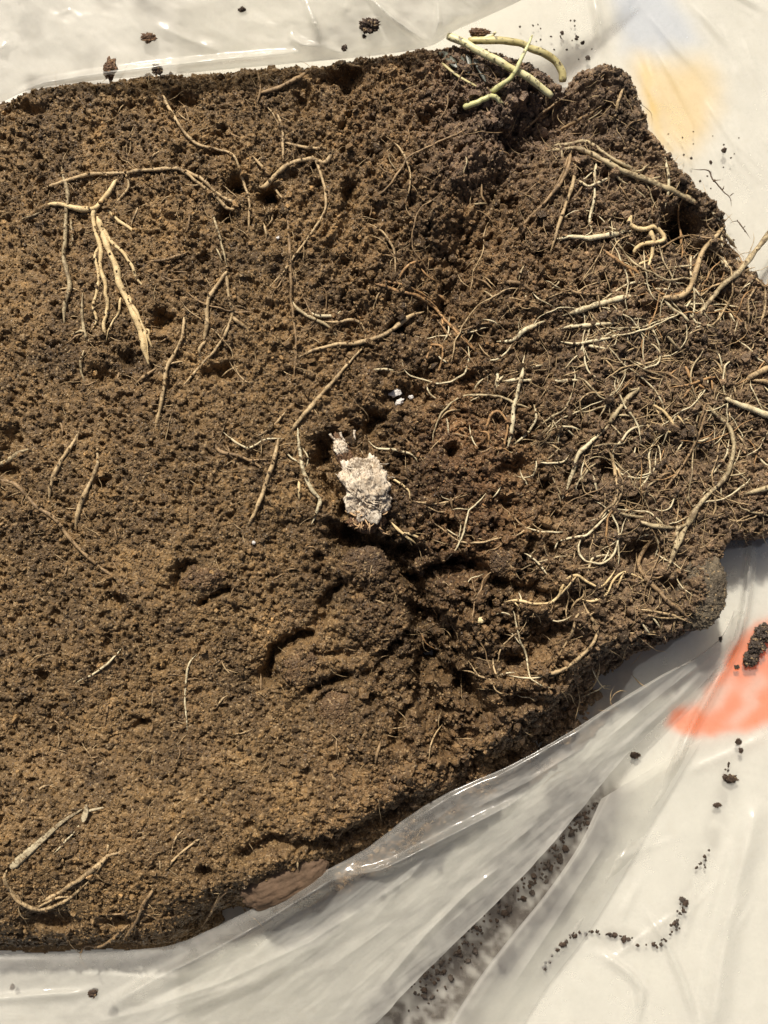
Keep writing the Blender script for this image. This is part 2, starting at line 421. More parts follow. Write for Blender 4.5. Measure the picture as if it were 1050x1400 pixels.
# regional soil colour, with haze painted in at the upper right
def tone_at(u, v):
    c = np.zeros(u.shape + (3,))
    n = 70 * fbm(u / 120, v / 120, 7, 3)
    wl = smooth(620, 330, u + n) ; wt = smooth(330, 130, v + n) * smooth(520, 700, u); wr = smooth(680, 900, u + n)
    wo = smooth(120, 20, np.hypot(u - 640, (v - 680) * 0.55) + n * 0.4)
    base = np.array([0.190, 0.117, 0.053]); left = np.array([0.226, 0.144, 0.063]); top = np.array([0.218, 0.152, 0.108]); right = np.array([0.215, 0.146, 0.086]); warm = np.array([0.25, 0.138, 0.062])  # top is lightened and greyed to put haze into the colour
    c += base
    for w, t in ((wl, left), (wt, top), (wr, right), (wo * 0.8, warm)):
        c += w[..., None] * (t - c)
    c *= 0.84 * (1 + 0.5 * fbm(u / 45, v / 45, 10, 3))[..., None]
    darkish = smooth(260, 60, np.hypot((u - 560) / 0.75, v - 800) + n * 0.9)       # darker soil tone round the crevices
    c *= (1 - 0.32 * darkish)[..., None]
    return np.clip(c, 0.02, 0.5)
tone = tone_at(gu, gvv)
verts = np.stack([(gu - 525) * S, (700 - gvv) * S, H * S], -1).reshape(-1, 3)
f = grid_faces(NU, NV)
kf = keep.ravel()[f].all(1)
f = f[kf]
used = np.zeros(NU * NV, bool); used[f.ravel()] = True
remap = np.cumsum(used) - 1
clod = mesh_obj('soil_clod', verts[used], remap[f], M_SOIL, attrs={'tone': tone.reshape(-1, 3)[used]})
tag(clod, 'large brown clod of damp crumbly soil held together by roots inside the bag', 'soil clod')

# ------------------------------------------------------------------ crumbs
def ico():
    p = (1 + 5 ** 0.5) / 2
    v = np.array([(-1, p, 0), (1, p, 0), (-1, -p, 0), (1, -p, 0), (0, -1, p), (0, 1, p), (0, -1, -p), (0, 1, -p), (p, 0, -1), (p, 0, 1), (-p, 0, -1), (-p, 0, 1)], float)
    f = np.array([(0, 11, 5), (0, 5, 1), (0, 1, 7), (0, 7, 10), (0, 10, 11), (1, 5, 9), (5, 11, 4), (11, 10, 2), (10, 7, 6), (7, 1, 8),
                  (3, 9, 4), (3, 4, 2), (3, 2, 6), (3, 6, 8), (3, 8, 9), (4, 9, 5), (2, 4, 11), (6, 2, 10), (8, 6, 7), (9, 8, 1)])
    return v / np.linalg.norm(v[0]), f
ICO_V, ICO_F = ico()
def rand_rot(n):
    q = RNG.normal(size=(n, 4)); q /= np.linalg.norm(q, axis=1)[:, None]
    w, x, y, z = q.T
    return np.stack([1 - 2 * (y * y + z * z), 2 * (x * y - z * w), 2 * (x * z + y * w), 2 * (x * y + z * w), 1 - 2 * (x * x + z * z), 2 * (y * z - x * w),
                     2 * (x * z - y * w), 2 * (y * z + x * w), 1 - 2 * (x * x + y * y)], -1).reshape(n, 3, 3)
def crumb_geo(centers, radii, jag=0.3):
    n = len(centers)
    v = ICO_V[None] * (1 + jag * (RNG.random((n, 12, 1)) * 2 - 1)) * (0.65 + 0.7 * RNG.random((n, 1, 3)))
    v = np.einsum('nij,nkj->nki', rand_rot(n), v) * radii[:, None, None] + centers[:, None, :]
    f = ICO_F[None] + 12 * np.arange(n)[:, None, None]
    return v.reshape(-1, 3), f.reshape(-1, 3)
n = 62000
cu = RNG.uniform(-80, 1120, n * 2); cv = RNG.uniform(40, 1330, n * 2)
ok = sample(sd_r, cu, cv) > -1
dens = sample(rough, cu, cv)
ok &= RNG.random(n * 2) < 0.62 + 0.2 * dens
cu, cv = cu[ok][:n], cv[ok][:n]
cr = 1.15 + 0.75 * RNG.pareto(2.6, len(cu)); cr = np.minimum(cr, 5.5) * (0.85 + 0.3 * sample(rough, cu, cv))
ch = sample(H, cu, cv) + cr * 0.25
cen = np.stack([(cu - 525) * S, (700 - cv) * S, ch * S], -1)
vv, ff = crumb_geo(cen, cr * S, 0.42)
ct = tone_at(cu, cv) * (0.45 + 0.85 * RNG.random((len(cu), 1)) + 0.9 * (RNG.random((len(cu), 1)) > 0.93))
tag(mesh_obj('soil_crumbs', vv, ff, M_CRUMB, clod, False, attrs={'tone': np.repeat(ct, 12, 0)}), kind='stuff')

def lump_mesh(rx, ry, rz, seed, sub=4, rough_=0.22, fine=0.06):
    """a rounded irregular lump (verts, faces) with lobes and grains"""
    v, f = ICO_V.copy(), ICO_F.copy()
    for _ in range(sub):
        ed = {}; nv = list(map(tuple, v)); nf = []
        def mid(a, b):
            k = (a, b) if a < b else (b, a)
            if k not in ed:
                m = (np.array(nv[a]) + np.array(nv[b])); m /= np.linalg.norm(m); ed[k] = len(nv); nv.append(tuple(m))
            return ed[k]
        for a, b, c in f:
            ab, bc, ca = mid(a, b), mid(b, c), mid(c, a)
            nf += [(a, ab, ca), (b, bc, ab), (c, ca, bc), (ab, bc, ca)]
        v, f = np.array(nv), np.array(nf)
    def n3(k, s):
        return (fbm(v[:, 0] * k + s, v[:, 1] * k, s, 3) + fbm(v[:, 1] * k + 7, v[:, 2] * k + s, s + 2, 3) + fbm(v[:, 2] * k - 5, v[:, 0] * k + s, s + 4, 3)) / 1.6
    r = 1 + rough_ * n3(1.7, seed) + fine * n3(7, seed + 1) + fine * 0.7 * n3(15, seed + 2)
    return v * r[:, None] * np.array([rx, ry, rz]) * S, f
def place(o, u, v, h, rot=0.0):
    o.location = W3(np.float64(u), np.float64(v), np.float64(h)); o.rotation_euler = (0, 0, rot)
    return o
def soil_lump(u, v, rx, ry, rz, dh, seed, mat, parent=None, name='soil_lump', rot=0.0, sub=4, rg=0.2, fine=0.09):
    vv, ff = lump_mesh(rx, ry, rz, seed, sub, rg, fine)
    c, s = math.cos(rot), math.sin(rot)
    R = np.array([[c, -s, 0], [s, c, 0], [0, 0, 1]])
    h = float(soil_h(u, v, H_W)) + dh
    if sub == 5:
        k = RNG.choice(len(vv), 700); k = k[vv[k, 2] > 0]
        a, b = crumb_geo(vv[k], (0.9 + 0.6 * RNG.pareto(2.8, len(k))).clip(0, 4) * S, 0.42)
        ff = np.concatenate([ff, b + len(vv)]); vv = np.concatenate([vv, a])
    o = mesh_obj(name, vv @ R.T, ff, mat, None)
    o.location = W3(u, v, h)
    if parent: o.parent = parent
    return o
M_LUMP = soil_material('lump_soil', False, (0.165, 0.102, 0.050))
M_LUMPD = soil_material('dark_lump_soil', False, (0.12, 0.076, 0.040))
M_LUMPG = soil_material('grey_lump_soil', False, (0.145, 0.122, 0.088), 0.25)
for u, v, rx, ry, rz, dh, sd_, mt, rot in ((462, 968, 26, 24, 16, -4, 3, M_LUMP, 0.3), (276, 792, 30, 19, 12, -5, 5, M_LUMP, 0.2), (500, 772, 32, 25, 16, -6, 8, M_LUMPD, 0.1),
                                            (957, 812, 34, 50, 20, -16, 11, M_LUMPG, -0.1), (690, 768, 22, 20, 14, -4, 2, M_LUMPD, 0.0), (410, 912, 26, 24, 12, -8, 6, M_LUMP, 0.8)):
    soil_lump(u, v, rx, ry, rz, dh, sd_, mt, clod, rot=rot, sub=5)

# ------------------------------------------------------------------ roots
def tube_geo(P, R, sides=6):
    """P (n,3) metres, R (n,) metres"""
    n = len(P)
    t = np.gradient(P, axis=0); t /= np.linalg.norm(t, axis=1)[:, None] + 1e-12
    up = np.array([0, 0, 1.0])
    a = np.cross(t, up); a /= np.linalg.norm(a, axis=1)[:, None] + 1e-9
    b = np.cross(a, t)
    ang = np.linspace(0, 2 * math.pi, sides, endpoint=False)
    ring = a[:, None] * np.cos(ang)[None, :, None] + b[:, None] * np.sin(ang)[None, :, None]
    v = P[:, None] + ring * R[:, None, None]
    v = np.concatenate([v.reshape(-1, 3), P[:1], P[-1:]])
    i = np.arange(n * sides).reshape(n, sides); j = np.roll(i, -1, 1)
    q = np.stack([i[:-1], j[:-1], j[1:], i[1:]], -1).reshape(-1, 4)
    tri = np.concatenate([q[:, [0, 1, 2]], q[:, [0, 2, 3]],
                          np.stack([np.full(sides, n * sides), j[0], i[0]], -1), np.stack([np.full(sides, n * sides + 1), i[-1], j[-1]], -1)])
    return v, tri
def root_line(pts, r0, r1, lift=0.0, wig=1.0, seed=0, step=3.5, join=(False, False)):
    c = spline(pts, step)
    n = len(c); s = np.linspace(0, 1, n); L = np.cumsum(np.r_[0, np.hypot(*np.diff(c, axis=0).T)])
    se = np.minimum(s + (9 if join[0] else 0), 1 - s + (9 if join[1] else 0))         # nearness to a free end
    w = wig * np.clip(np.minimum(s, 1 - s) * L[-1] / 10, 0, 1) * (1.2 * fbm(L / 22 + seed * 7.7, np.zeros(n) + seed, 1, 2) + 0.6 * fbm(L / 8 + seed * 3.1, np.zeros(n) + seed + 5, 3, 2))
    t = np.gradient(c, axis=0); t /= np.linalg.norm(t, axis=1)[:, None] + 1e-9
    c = c + np.stack([-t[:, 1], t[:, 0]], -1) * w[:, None]
    R = (r0 + (r1 - r0) * s) * 1.02 * (1 + 0.32 * fbm(L / 10 + seed, np.zeros(n) + 2.2 * seed, 5, 2))
    R *= np.sqrt(np.clip(np.minimum(s, 1 - s) * n / 2.2 + 0.22, 0, 1))
    tl = min(26.0, 0.3 * L[-1])
    if lift <= 2.9: R *= 0.35 + 0.65 * smooth(0, 1, se * L[-1] / tl)
    h = np.maximum(soil_h(c[:, 0], c[:, 1], H_W), soil_h(c[:, 0], c[:, 1], H_S) - 1)
    h = np.maximum(h, -90)
    m = h.copy()
    for k in (1, 2, 3): m = np.maximum(m, np.maximum(np.r_[h[k:], [h[-1]] * min(k, n)][:n], np.r_[[h[0]] * min(k, n), h[:-k]][:n]) - 1.5 * k)
    for _ in range(4): m = np.convolve(np.pad(m, 2, mode='edge'), [0.1, 0.2, 0.4, 0.2, 0.1], 'valid')
    lf = lift * np.sin(s * math.pi) if lift > 0 else lift
    dive = np.exp(-se * L[-1] / 9.0) * (0 if lift > 2.9 else 1)
    hh = m + 0.5 * R + 1.2 + 5.0 * np.clip(sample(rough, c[:, 0], c[:, 1]) - 0.65, 0, 1) + lf + 3.6 * fbm(L / 34 + seed, np.zeros(n) + 9, 8, 2) - dive * (1.2 + 1.5 * R)
    return W3(c[:, 0], c[:, 1], hh), R * S
SEED = [0]
def root_mesh(name, path, mat, parent=None, sides=7, join=(False, False)):
    pts, r0, r1 = path[:3]; lift = path[3] if len(path) > 3 else 1.5
    SEED[0] += 1
    P, R = root_line(pts, r0, r1, lift, seed=SEED[0], join=join)
    v, f = tube_geo(P, R, sides)
    o = mesh_obj(name, v, f, mat)
    if parent: o.parent = parent
    m = int(len(P) * 0.45)
    if sides >= 6 and m:
        k = RNG.integers(0, len(P), m)
        CLING.append(np.c_[P[k] + (RNG.random((m, 3)) - [.5, .5, .25]) * 2.1 * R[k][:, None], (0.5 + 0.6 * RNG.random(m) ** 2) * np.minimum(R[k] + 0.6 * S, 2.2 * S)])
    return o
CLING = []
RG = 'roots running through the soil clod'
ROOTS = [
 # upper left
 ('thick straw coloured root with a frayed lower end at upper left', 'c', [([(133, 296), (140, 318), (147, 336), (160, 370), (165, 393), (180, 423), (190, 443), (197, 473), (204, 500)], 4.5, 4.5),
    ([(172, 240), (160, 245), (150, 260), (137, 277), (128, 293), (130, 313), (137, 337), (138, 367), (143, 387), (143, 400), (147, 420), (142, 443), (144, 457)], 3.6, 2.2),
    ([(135, 337), (130, 353), (135, 377), (132, 400), (128, 420), (132, 437), (124, 453)], 2.6, 1.8), ([(143, 282), (157, 297), (177, 313), (195, 330)], 2.4, 2.4),
    ([(138, 310), (150, 327), (167, 343), (180, 363), (188, 383), (205, 398)], 3, 1.6), ([(57, 282), (80, 279), (100, 284), (127, 285), (137, 279)], 2.6, 3.8),
    ([(165, 407), (162, 427), (150, 447), (145, 467)], 1.8, 1.0), ([(176, 404), (192, 440), (203, 462), (208, 476)], 2.4, 1.4), ([(196, 446), (201, 470), (203, 490)], 2.0, 0.8), ([(199, 450), (204, 452), (203, 462)], 1.6, .9)]),
 ('long horizontal tan root arching above the frayed root and forking downhill', 't', [([(57, 258), (87, 248), (117, 240), (147, 237), (173, 237), (187, 233), (213, 232), (233, 230), (247, 232), (267, 247), (293, 267), (310, 283), (322, 286)], 2.6, 2.2),
    ([(247, 230), (273, 243), (293, 262), (313, 273), (337, 282)], 2.2, 2.0), ([(172, 238), (176, 255), (165, 272), (153, 283)], 1.8, 1.6)]),
 ('vertical dusty root hanging left of the frayed root', 'g', [([(84, 226), (88, 243), (93, 263), (90, 290), (90, 320), (87, 347), (92, 373), (95, 393), (87, 420), (88, 443)], 2.6, 3.0), ([(97, 300), (99, 330), (95, 335)], 1.6, 1.0), ([(57, 290), (40, 295), (28, 300)], 2, 1.2)]),
 ('small forked grey root tip below the vertical dusty root', 'g', [([(113, 400), (113, 440), (118, 462), (112, 452), (95, 458)], 2.2, 2.2), ([(117, 462), (121, 466), (127, 458)], 2.2, 1.5), ([(115, 478), (110, 500), (116, 526)], 2, 1.2)]),
 ('thin winding tan root descending from the top flap toward the tangled junction', 't', [([(205, 126), (217, 121), (222, 130), (245, 170), (270, 198), (295, 203), (320, 215), (335, 255), (341, 280), (341, 322)], 2.3, 1.6)]),
 ('brown root sloping just under the top flap', 'b', [([(430, 93), (400, 110), (375, 122), (352, 128)], 3.4, 2.2), ([(352, 98), (356, 122), (350, 146)], 2.4, 1.4), ([(470, 88), (490, 90), (505, 95)], 2, 1.2)]),
 ('tangled tan root junction with a long looping branch', 't', [([(340, 262), (350, 255), (362, 256), (375, 242), (395, 225), (425, 218), (445, 222), (455, 205)], 3.0, 2.4),
    ([(427, 213), (434, 227), (445, 262), (443, 290), (422, 325), (402, 350), (385, 375), (365, 395)], 2.0, 1.4), ([(345, 213), (358, 227), (371, 241)], 2.4, 2), ([(390, 195), (410, 200), (447, 203)], 2.2, 1.8),
    ([(376, 150), (385, 175), (387, 220)], 2.6, 1.8), ([(374, 255), (383, 268), (388, 272)], 2, 1.4), ([(360, 280), (365, 292), (372, 283), (371, 300), (363, 312)], 1.8, 1.2)]),
 ('long vertical thread root in the upper middle, left of the curled root', 'b', [([(390, 255), (393, 290), (397, 350), (397, 400), (401, 430), (405, 475), (402, 518)], 2.2, 1.6), ([(410, 345), (385, 385), (372, 400)], 1.5, 1.1)]),
 ('thin grey thread above the forked tan root', 'g', [([(287, 283), (297, 313), (305, 343), (311, 366)], 1.7, 1.7), ([(296, 340), (304, 358)], 1.4, 1.0)]),
 ('forked tan root with thick left arm below the thin grey thread', 't', [([(311, 370), (300, 384), (288, 402), (283, 422), (282, 443), (279, 466)], 2.6, 3.0),
    ([(309, 375), (311, 395), (315, 415), (317, 433), (300, 470), (277, 497), (247, 530)], 2.4, 2.0), ([(317, 433), (328, 442), (341, 452)], 2.6, 3.0), ([(320, 418), (332, 420), (338, 424)], 1.2, .8), ([(281, 466), (272, 480), (276, 496)], 2.4, 1.5)]),
 ('single grey tan root slanting below the forked tan root', 't', [([(251, 420), (250, 455), (238, 485), (227, 508), (219, 560), (209, 596)], 2.2, 2.6)]),
 ('short dull brown root stub near the frayed tip', 'b', [([(214, 503), (200, 512), (184, 526)], 3, 2)]),
 ('thin brown root lying across bare soil right of the straw root', 'b', [([(198, 358), (225, 356), (245, 349), (258, 343)], 2, 1.6), ([(258, 290), (259, 303), (256, 316), (249, 319)], 1.5, .9)]),
 ('short brown root at the very top left under the flap', 'b', [([(75, 131), (90, 138)], 2.6, 1.4)]),
 # left middle
 ('pale tan curving root, upper left one of a pair at the left side', 't', [([(112, 570), (108, 588), (101, 604), (83, 630), (71, 655), (66, 686)], 1.8, 3.2)]),
 ('warm tan root hanging to the right of its pale twin at the left side', 't', [([(131, 598), (134, 628), (128, 648), (117, 672), (107, 700), (104, 728)], 2.2, 3.6)]),
 ('short grey root end poking in from the left edge', 'g', [([(-12, 640), (8, 630), (25, 620), (46, 611)], 3.6, 2.2)]),
 ('long brown root slanting down from the left edge over bare soil', 'b', [([(-14, 656), (10, 658), (28, 668), (50, 692), (72, 706), (95, 735), (125, 765), (162, 794)], 3.0, 2.4), ([(36, 670), (30, 690), (48, 700)], 1.2, .8)]),
 ('stubby dark tan rootlet beside the long slanting left root', 'b', [([(75, 725), (70, 740)], 1.8, 1.2)]),
 # centre
 ('forked centre root with a cream curved branch and a tan branch', 't', [([(500, 470), (480, 492), (460, 516), (437, 541), (415, 567), (396, 594)], 1.8, 3.4),
    ([(381, 596), (373, 635), (361, 668), (347, 703), (331, 729)], 3.4, 2.4), ([(392, 560), (375, 580), (350, 598)], 1.8, 1.2), ([(427, 556), (433, 566), (437, 575)], 1.1, .8)]),
 ('cream curved root with orange tip beside the centre fork', 'p', [([(407, 584), (411, 620), (417, 649), (427, 671), (437, 683), (432, 703), (425, 718)], 2.6, 2.8), ([(386, 609), (396, 623), (411, 634)], 1.5, 1.0), ([(413, 612), (420, 625), (419, 640)], 1.3, 1)]),
 ('stubby cream root tip right of the tan centre branch', 'c', [([(409, 655), (409, 684)], 2.6, 2.6)]),
 ('thin wavy pale thread left of the centre fork', 'p', [([(304, 590), (322, 603), (340, 612), (358, 602), (372, 599), (390, 600)], 1.5, 1.3)]),
 ('brown rootlet curving below the thin wavy pale thread', 'b', [([(289, 578), (292, 595), (300, 615), (330, 625), (360, 640), (379, 643)], 2.6, 1.6), ([(322, 624), (345, 628), (372, 628)], 1.6, 1.2), ([(322, 625), (318, 640)], 1, .7)]),
 ('long grey tan root below the loop in the upper middle', 't', [([(580, 426), (562, 433), (547, 443), (530, 456), (513, 463), (487, 469), (460, 471), (430, 478), (405, 490)], 3.4, 2.2)]),
 ('small looped root arching over a dark hole in the upper middle', 't', [([(440, 439), (460, 440), (480, 437), (493, 441), (499, 452), (500, 464)], 1.8, 2.2), ([(470, 444), (474, 438), (484, 436)], 1.5, 1.2)]),
 ('short cream rootlet above the small looped root', 'p', [([(422, 425), (433, 431), (445, 432), (458, 430), (466, 425)], 1.6, 2.0)]),
 ('grey root sloping down left of the small looped root', 'g', [([(397, 405), (405, 420), (418, 430), (443, 443), (455, 453), (463, 464)], 2.4, 1.8)]),
 ('fibrous orange root bundle with several frayed strands in the upper middle', 'o', [([(513, 388), (540, 396), (572, 406), (593, 420), (607, 437), (622, 452), (650, 480)], 2.4, 1.4),
    ([(530, 396), (556, 400), (584, 408), (600, 424)], 2.0, 1.4), ([(520, 384), (548, 388), (575, 400), (596, 414)], 1.6, 1.2), ([(596, 402), (605, 406), (610, 414)], 1.8, 1.8), ([(580, 355), (566, 358), (553, 368), (545, 382)], 2, 1.4),
    ([(575, 366), (585, 378), (597, 384)], 1.6, 1.0), ([(604, 434), (607, 448), (611, 458)], 1.6, 1.0), ([(615, 446), (636, 462), (649, 477)], 1.5, 1), ([(590, 472), (582, 495), (578, 508)], 1.6, 1), ([(588, 471), (603, 474), (604, 490), (597, 515)], 1.6, 1.2)]),
 ('curved thin thread beside the orange bundle in the middle top', 't', [([(503, 305), (520, 314), (535, 333), (541, 355), (540, 378)], 1.8, 1.4)]),
 ('thin curved hair root above the orange bundle', 't', [([(527, 186), (545, 200), (557, 222), (560, 250), (553, 287)], 1.4, 1.2)]),
 ('pale horizontal rootlet under the orange bundle', 'p', [([(510, 505), (524, 504), (540, 506)], 1.8, 1.6)]),
 ('orange yellow rootlet pair just right of the white clump', 'c', [([(535, 714), (546, 725), (558, 735), (570, 744)], 2.6, 1.2), ([(552, 728), (570, 734), (585, 742)], 2.2, 1.4), ([(557, 732), (563, 745)], 1.2, .8)]),
 ('pale bent rootlet up and right of the white clump', 'p', [([(503, 602), (515, 612), (534, 614), (553, 618), (566, 624), (571, 632)], 1.3, 1.5)]),
 ('cream hooked rootlet right of the white clump', 'c', [([(528, 651), (545, 660), (557, 670), (561, 684)], 1.3, 1.5)]),
 ('horizontal tan fibre right of the cream hooked rootlet', 't', [([(565, 685), (590, 688), (618, 684), (630, 676)], 2, 1.2), ([(578, 690), (600, 700), (612, 698)], 1.2, .8)]),
 ('fine white thread right of the orange yellow rootlets', 'p', [([(609, 722), (620, 729), (633, 736)], 1.0, .8)]),
 # upper right
 ('thick bundled tan root sweeping over the upper right ridge', 'g', [([(745, 207), (790, 203), (825, 220), (855, 235), (885, 246), (920, 261), (961, 284)], 2.8, 4.4),
    ([(755, 200), (780, 196), (806, 195), (840, 218), (872, 236)], 2.2, 2.4), ([(822, 218), (840, 233), (848, 246), (860, 252)], 2.2, 2.2), ([(855, 232), (875, 233), (888, 224)], 2, 1.4), ([(885, 246), (900, 243), (904, 240)], 1.6, 1.0)]),
 ('upright pale rootlet crossing the thick bundled root', 'p', [([(908, 205), (911, 222), (914, 250), (909, 286)], 2.4, 1.5)]),
 ('brown double root dangling left under the bundled root', 'b', [([(780, 210), (772, 240), (748, 272), (722, 300), (700, 322)], 2.6, 2.0), ([(776, 215), (768, 238), (755, 262)], 1.8, 1.4)]),
 ('tan root hanging straight from the bundled root', 't', [([(787, 218), (786, 242), (771, 285), (761, 320), (752, 346)], 2.8, 2.2)]),
 ('wavy pale root hanging right of the straight tan root', 'p', [([(815, 224), (813, 262), (807, 298), (808, 316), (797, 324)], 1.8, 1.8), ([(788, 246), (800, 244), (815, 230)], 1.3, 1), ([(790, 246), (803, 254), (812, 252), (835, 242)], 1.8, 1.6)]),
 ('pale horizontal root left of the knotted root', 'p', [([(757, 327), (782, 324), (808, 325), (835, 321), (858, 315)], 3.0, 3.8)]),
 ('knotted cream root curling back on itself at the right', 'c', [([(863, 295), (861, 307), (879, 313), (893, 310), (903, 317), (908, 326), (902, 331), (883, 333), (870, 340), (866, 347)], 3.6, 2.6, 3),
    ([(888, 312), (893, 329), (892, 348), (886, 365)], 3.4, 2.2), ([(895, 313), (901, 322), (906, 331)], 2, 1.8), ([(886, 356), (875, 360), (868, 365)], 1.6, 1.0)]),
 ('large arched tan root curving down from the right ridge', 't', [([(988, 312), (971, 331), (957, 352), (949, 376), (943, 393), (929, 405), (906, 407)], 3.2, 4.0, 3)]),
 ('long straight grey root sticking out past the right edge', 'g', [([(1064, 306), (1048, 324), (1033, 343), (1010, 371), (990, 388), (974, 407), (953, 434)], 4.2, 3.4, 6)]),
 ('pair of broken pale root stubs on the right ridge', 'p', [([(990, 317), (998, 328), (1006, 339)], 3, 3), ([(984, 350), (992, 362), (1002, 376)], 3.8, 4.2), ([(986, 318), (986, 345)], 2, 1.6), ([(972, 288), (985, 302)], 2.2, 1.8)]),
 ('white thread net strung beneath the large arched root', 'p', [([(945, 350), (944, 370), (948, 390), (950, 410), (947, 436)], 1.5, 1.3, 3), ([(905, 407), (917, 421), (931, 429), (942, 440)], 1.8, 2.2), ([(948, 393), (958, 404), (955, 408)], 1.5, 1), ([(945, 410), (934, 424)], 1.5, 1.4), ([(946, 363), (930, 364), (918, 365)], 1.2, .8), ([(955, 345), (946, 356)], 1.2, 1)]),
 ('tapering orange tan root between knotted root and pale diagonal root', 'o', [([(820, 337), (840, 352), (858, 366), (870, 372), (878, 380)], 2.0, 3.0), ([(858, 364), (866, 378), (871, 386)], 2, 1.6)]),
 ('branched white threads just below the long straight root', 'p', [([(966, 426), (980, 425), (994, 422)], 1.4, 1), ([(996, 426), (1006, 442)], 1.4, 1), ([(984, 425), (985, 445)], 1.2, .9), ([(890, 395), (905, 395), (922, 398)], 1.8, 1.2)]),
 ('single leaning rootlet on the top right knob', 't', [([(856, 114), (847, 135), (839, 166)], 2.4, 2.0)]),
 ('dull root half buried in the dark upper right hollow', 'b', [([(762, 180), (790, 165), (815, 150)], 3, 2.4), ([(712, 182), (745, 152), (776, 130)], 1.8, 1.4)]),
 ('dark hairy twig hanging over the bag at the upper right', 'k', [([(946, 231), (969, 233), (974, 245), (988, 260), (999, 270), (1000, 282)], 1.0, .8), ([(975, 247), (985, 246)], .8, .5), ([(988, 260), (990, 254)], .8, .5), ([(998, 268), (1003, 264)], .7, .5)]),
 ('dark hair root hanging over the bag right of the ridge', 'k', [([(998, 305), (1008, 302), (1017, 314), (1019, 316), (1026, 327)], 1.0, .6), ([(1016, 312), (1019, 309)], .7, .5)]),
 # right middle
 ('pale diagonal root, longest of the pale bars at right', 'p', [([(769, 432), (798, 423), (831, 412), (870, 404)], 3.6, 3.4)]),
 ('thin thread running above the pale diagonal root', 'p', [([(817, 415), (845, 396), (871, 386), (893, 393)], 1.4, 1.4)]),
 ('pale root continuing the diagonal at the left of the reddish lump', 'p', [([(679, 467), (702, 464), (719, 450), (745, 439)], 2.6, 3.2)]),
 ('white horizontal root bar under the pale diagonal root', 'p', [([(760, 450), (788, 446), (812, 444), (846, 442)], 2.0, 3.2)]),
 ('faint white root pair under the white horizontal bar', 'p', [([(764, 467), (786, 470), (805, 468), (842, 459)], 1.6, 2.4), ([(805, 473), (820, 475), (832, 478)], 2.4, 2.0)]),
 ('curled brown root above the pale diagonal, in bare soil', 'b', [([(680, 388), (698, 385), (712, 387), (727, 398)], 2.6, 2.4), ([(772, 393), (792, 400), (828, 401)], 2, 1.6)]),
 ('upright cream root, vertical member of the white cross', 'p', [([(717, 486), (714, 510), (707, 534), (702, 564), (699, 588), (694, 612)], 2.2, 3.4)]),
 ('broken white bar, horizontal member of the white cross', 'p', [([(686, 521), (710, 519), (737, 520)], 2.2, 2.4), ([(747, 520), (770, 521), (793, 520)], 2.2, 1.8)]),
 ('short white threads left of the white cross', 'p', [([(679, 502), (680, 520), (676, 536)], 2.2, 2.2), ([(688, 514), (676, 526)], 1.6, 1.2), ([(662, 493), (682, 490), (700, 470)], 1.6, 1.2), ([(728, 502), (742, 499)], 1.4, 1.2), ([(678, 526), (694, 530)], 2, 1.4)]),
 ('curved white thread ending at the foot of the upright cream root', 'p', [([(730, 553), (732, 574), (721, 593), (698, 612)], 1.8, 1.4)]),
 ('orange hoop shaped root left of the upright cream root', 'o', [([(664, 585), (671, 567), (683, 562), (694, 581), (688, 610), (678, 614)], 1.8, 1.6, 3), ([(655, 590), (667, 592), (668, 612)], 1.6, 1.2), ([(677, 612), (690, 614), (697, 620)], 1.5, 1.2)]),
 ('thin wavy brown thread between the cross and the pale branching root', 'g', [([(731, 588), (752, 571), (769, 562), (778, 548), (784, 530)], 1.5, 1.2)]),
 ('small white vee of rootlets in the right middle', 'p', [([(764, 582), (780, 584), (794, 588)], 1.6, 1.2), ([(764, 582), (775, 588), (786, 597)], 1.6, 1.0)]),
 ('grey root of the branching pair in the right middle', 'g', [([(874, 530), (852, 552), (833, 578)], 3.2, 3.4), ([(851, 526), (833, 545), (817, 575)], 1.4, 1.2), ([(845, 568), (858, 567), (868, 571)], 2, 1.4), ([(872, 531), (860, 534)], 1.8, 1.2), ([(833, 580), (822, 592), (800, 602)], 1.2, .9), ([(835, 580), (850, 595), (870, 604), (888, 616)], 1.1, .8)]),
 ('pale lower root of the branching pair, slanting to a point', 'p', [([(826, 588), (802, 610), (790, 624), (783, 648), (769, 682)], 3.4, 2.2)]),
 ('thin hanging double root below the branching pair', 't', [([(831, 610), (838, 631), (842, 652), (843, 680), (826, 700), (808, 722)], 2.0, 1.8), ([(845, 640), (850, 660), (846, 684), (832, 700)], 1.8, 1.4)]),
 ('short pale thread left of the pale slanting root', 'p', [([(735, 632), (755, 633), (770, 631), (778, 622)], 1.6, 1.2)]),
 # far right
 ('longest thick grey root sweeping down the right side', 'g', [([(967, 553), (978, 566), (991, 577), (999, 591), (1003, 608), (999, 634), (991, 653), (969, 675), (954, 694), (941, 716), (931, 735), (918, 765)], 2.6, 4.2, 3), ([(926, 718), (922, 750), (911, 780)], 3.2, 2.4), ([(941, 716), (930, 720), (922, 730)], 2.6, 2)]),
 ('stiff cream root poking out of the right edge', 'p', [([(991, 544), (1010, 553), (1029, 560), (1062, 572)], 3.0, 4.6, 4)]),
 ('tan forked root at the right edge above the stiff cream root', 't', [([(1014, 528), (1029, 514), (1060, 498)], 3, 4.6), ([(1030, 520), (1060, 524)], 2.6, 3.4)]),
 ('orange star shaped rootlet cluster at the right', 'o', [([(916, 530), (935, 527), (950, 523), (967, 518), (984, 514)], 1.6, 2.0), ([(937, 501), (943, 514), (950, 523)], 2.4, 1.8), ([(950, 523), (969, 533)], 2, 1.4), ([(933, 546), (942, 534), (950, 523)], 1.4, 2.2), ([(973, 520), (974, 536)], 1.8, 1.2), ([(955, 524), (948, 545)], 1.6, 1), ([(908, 519), (918, 510), (929, 503)], 1.3, 1)]),
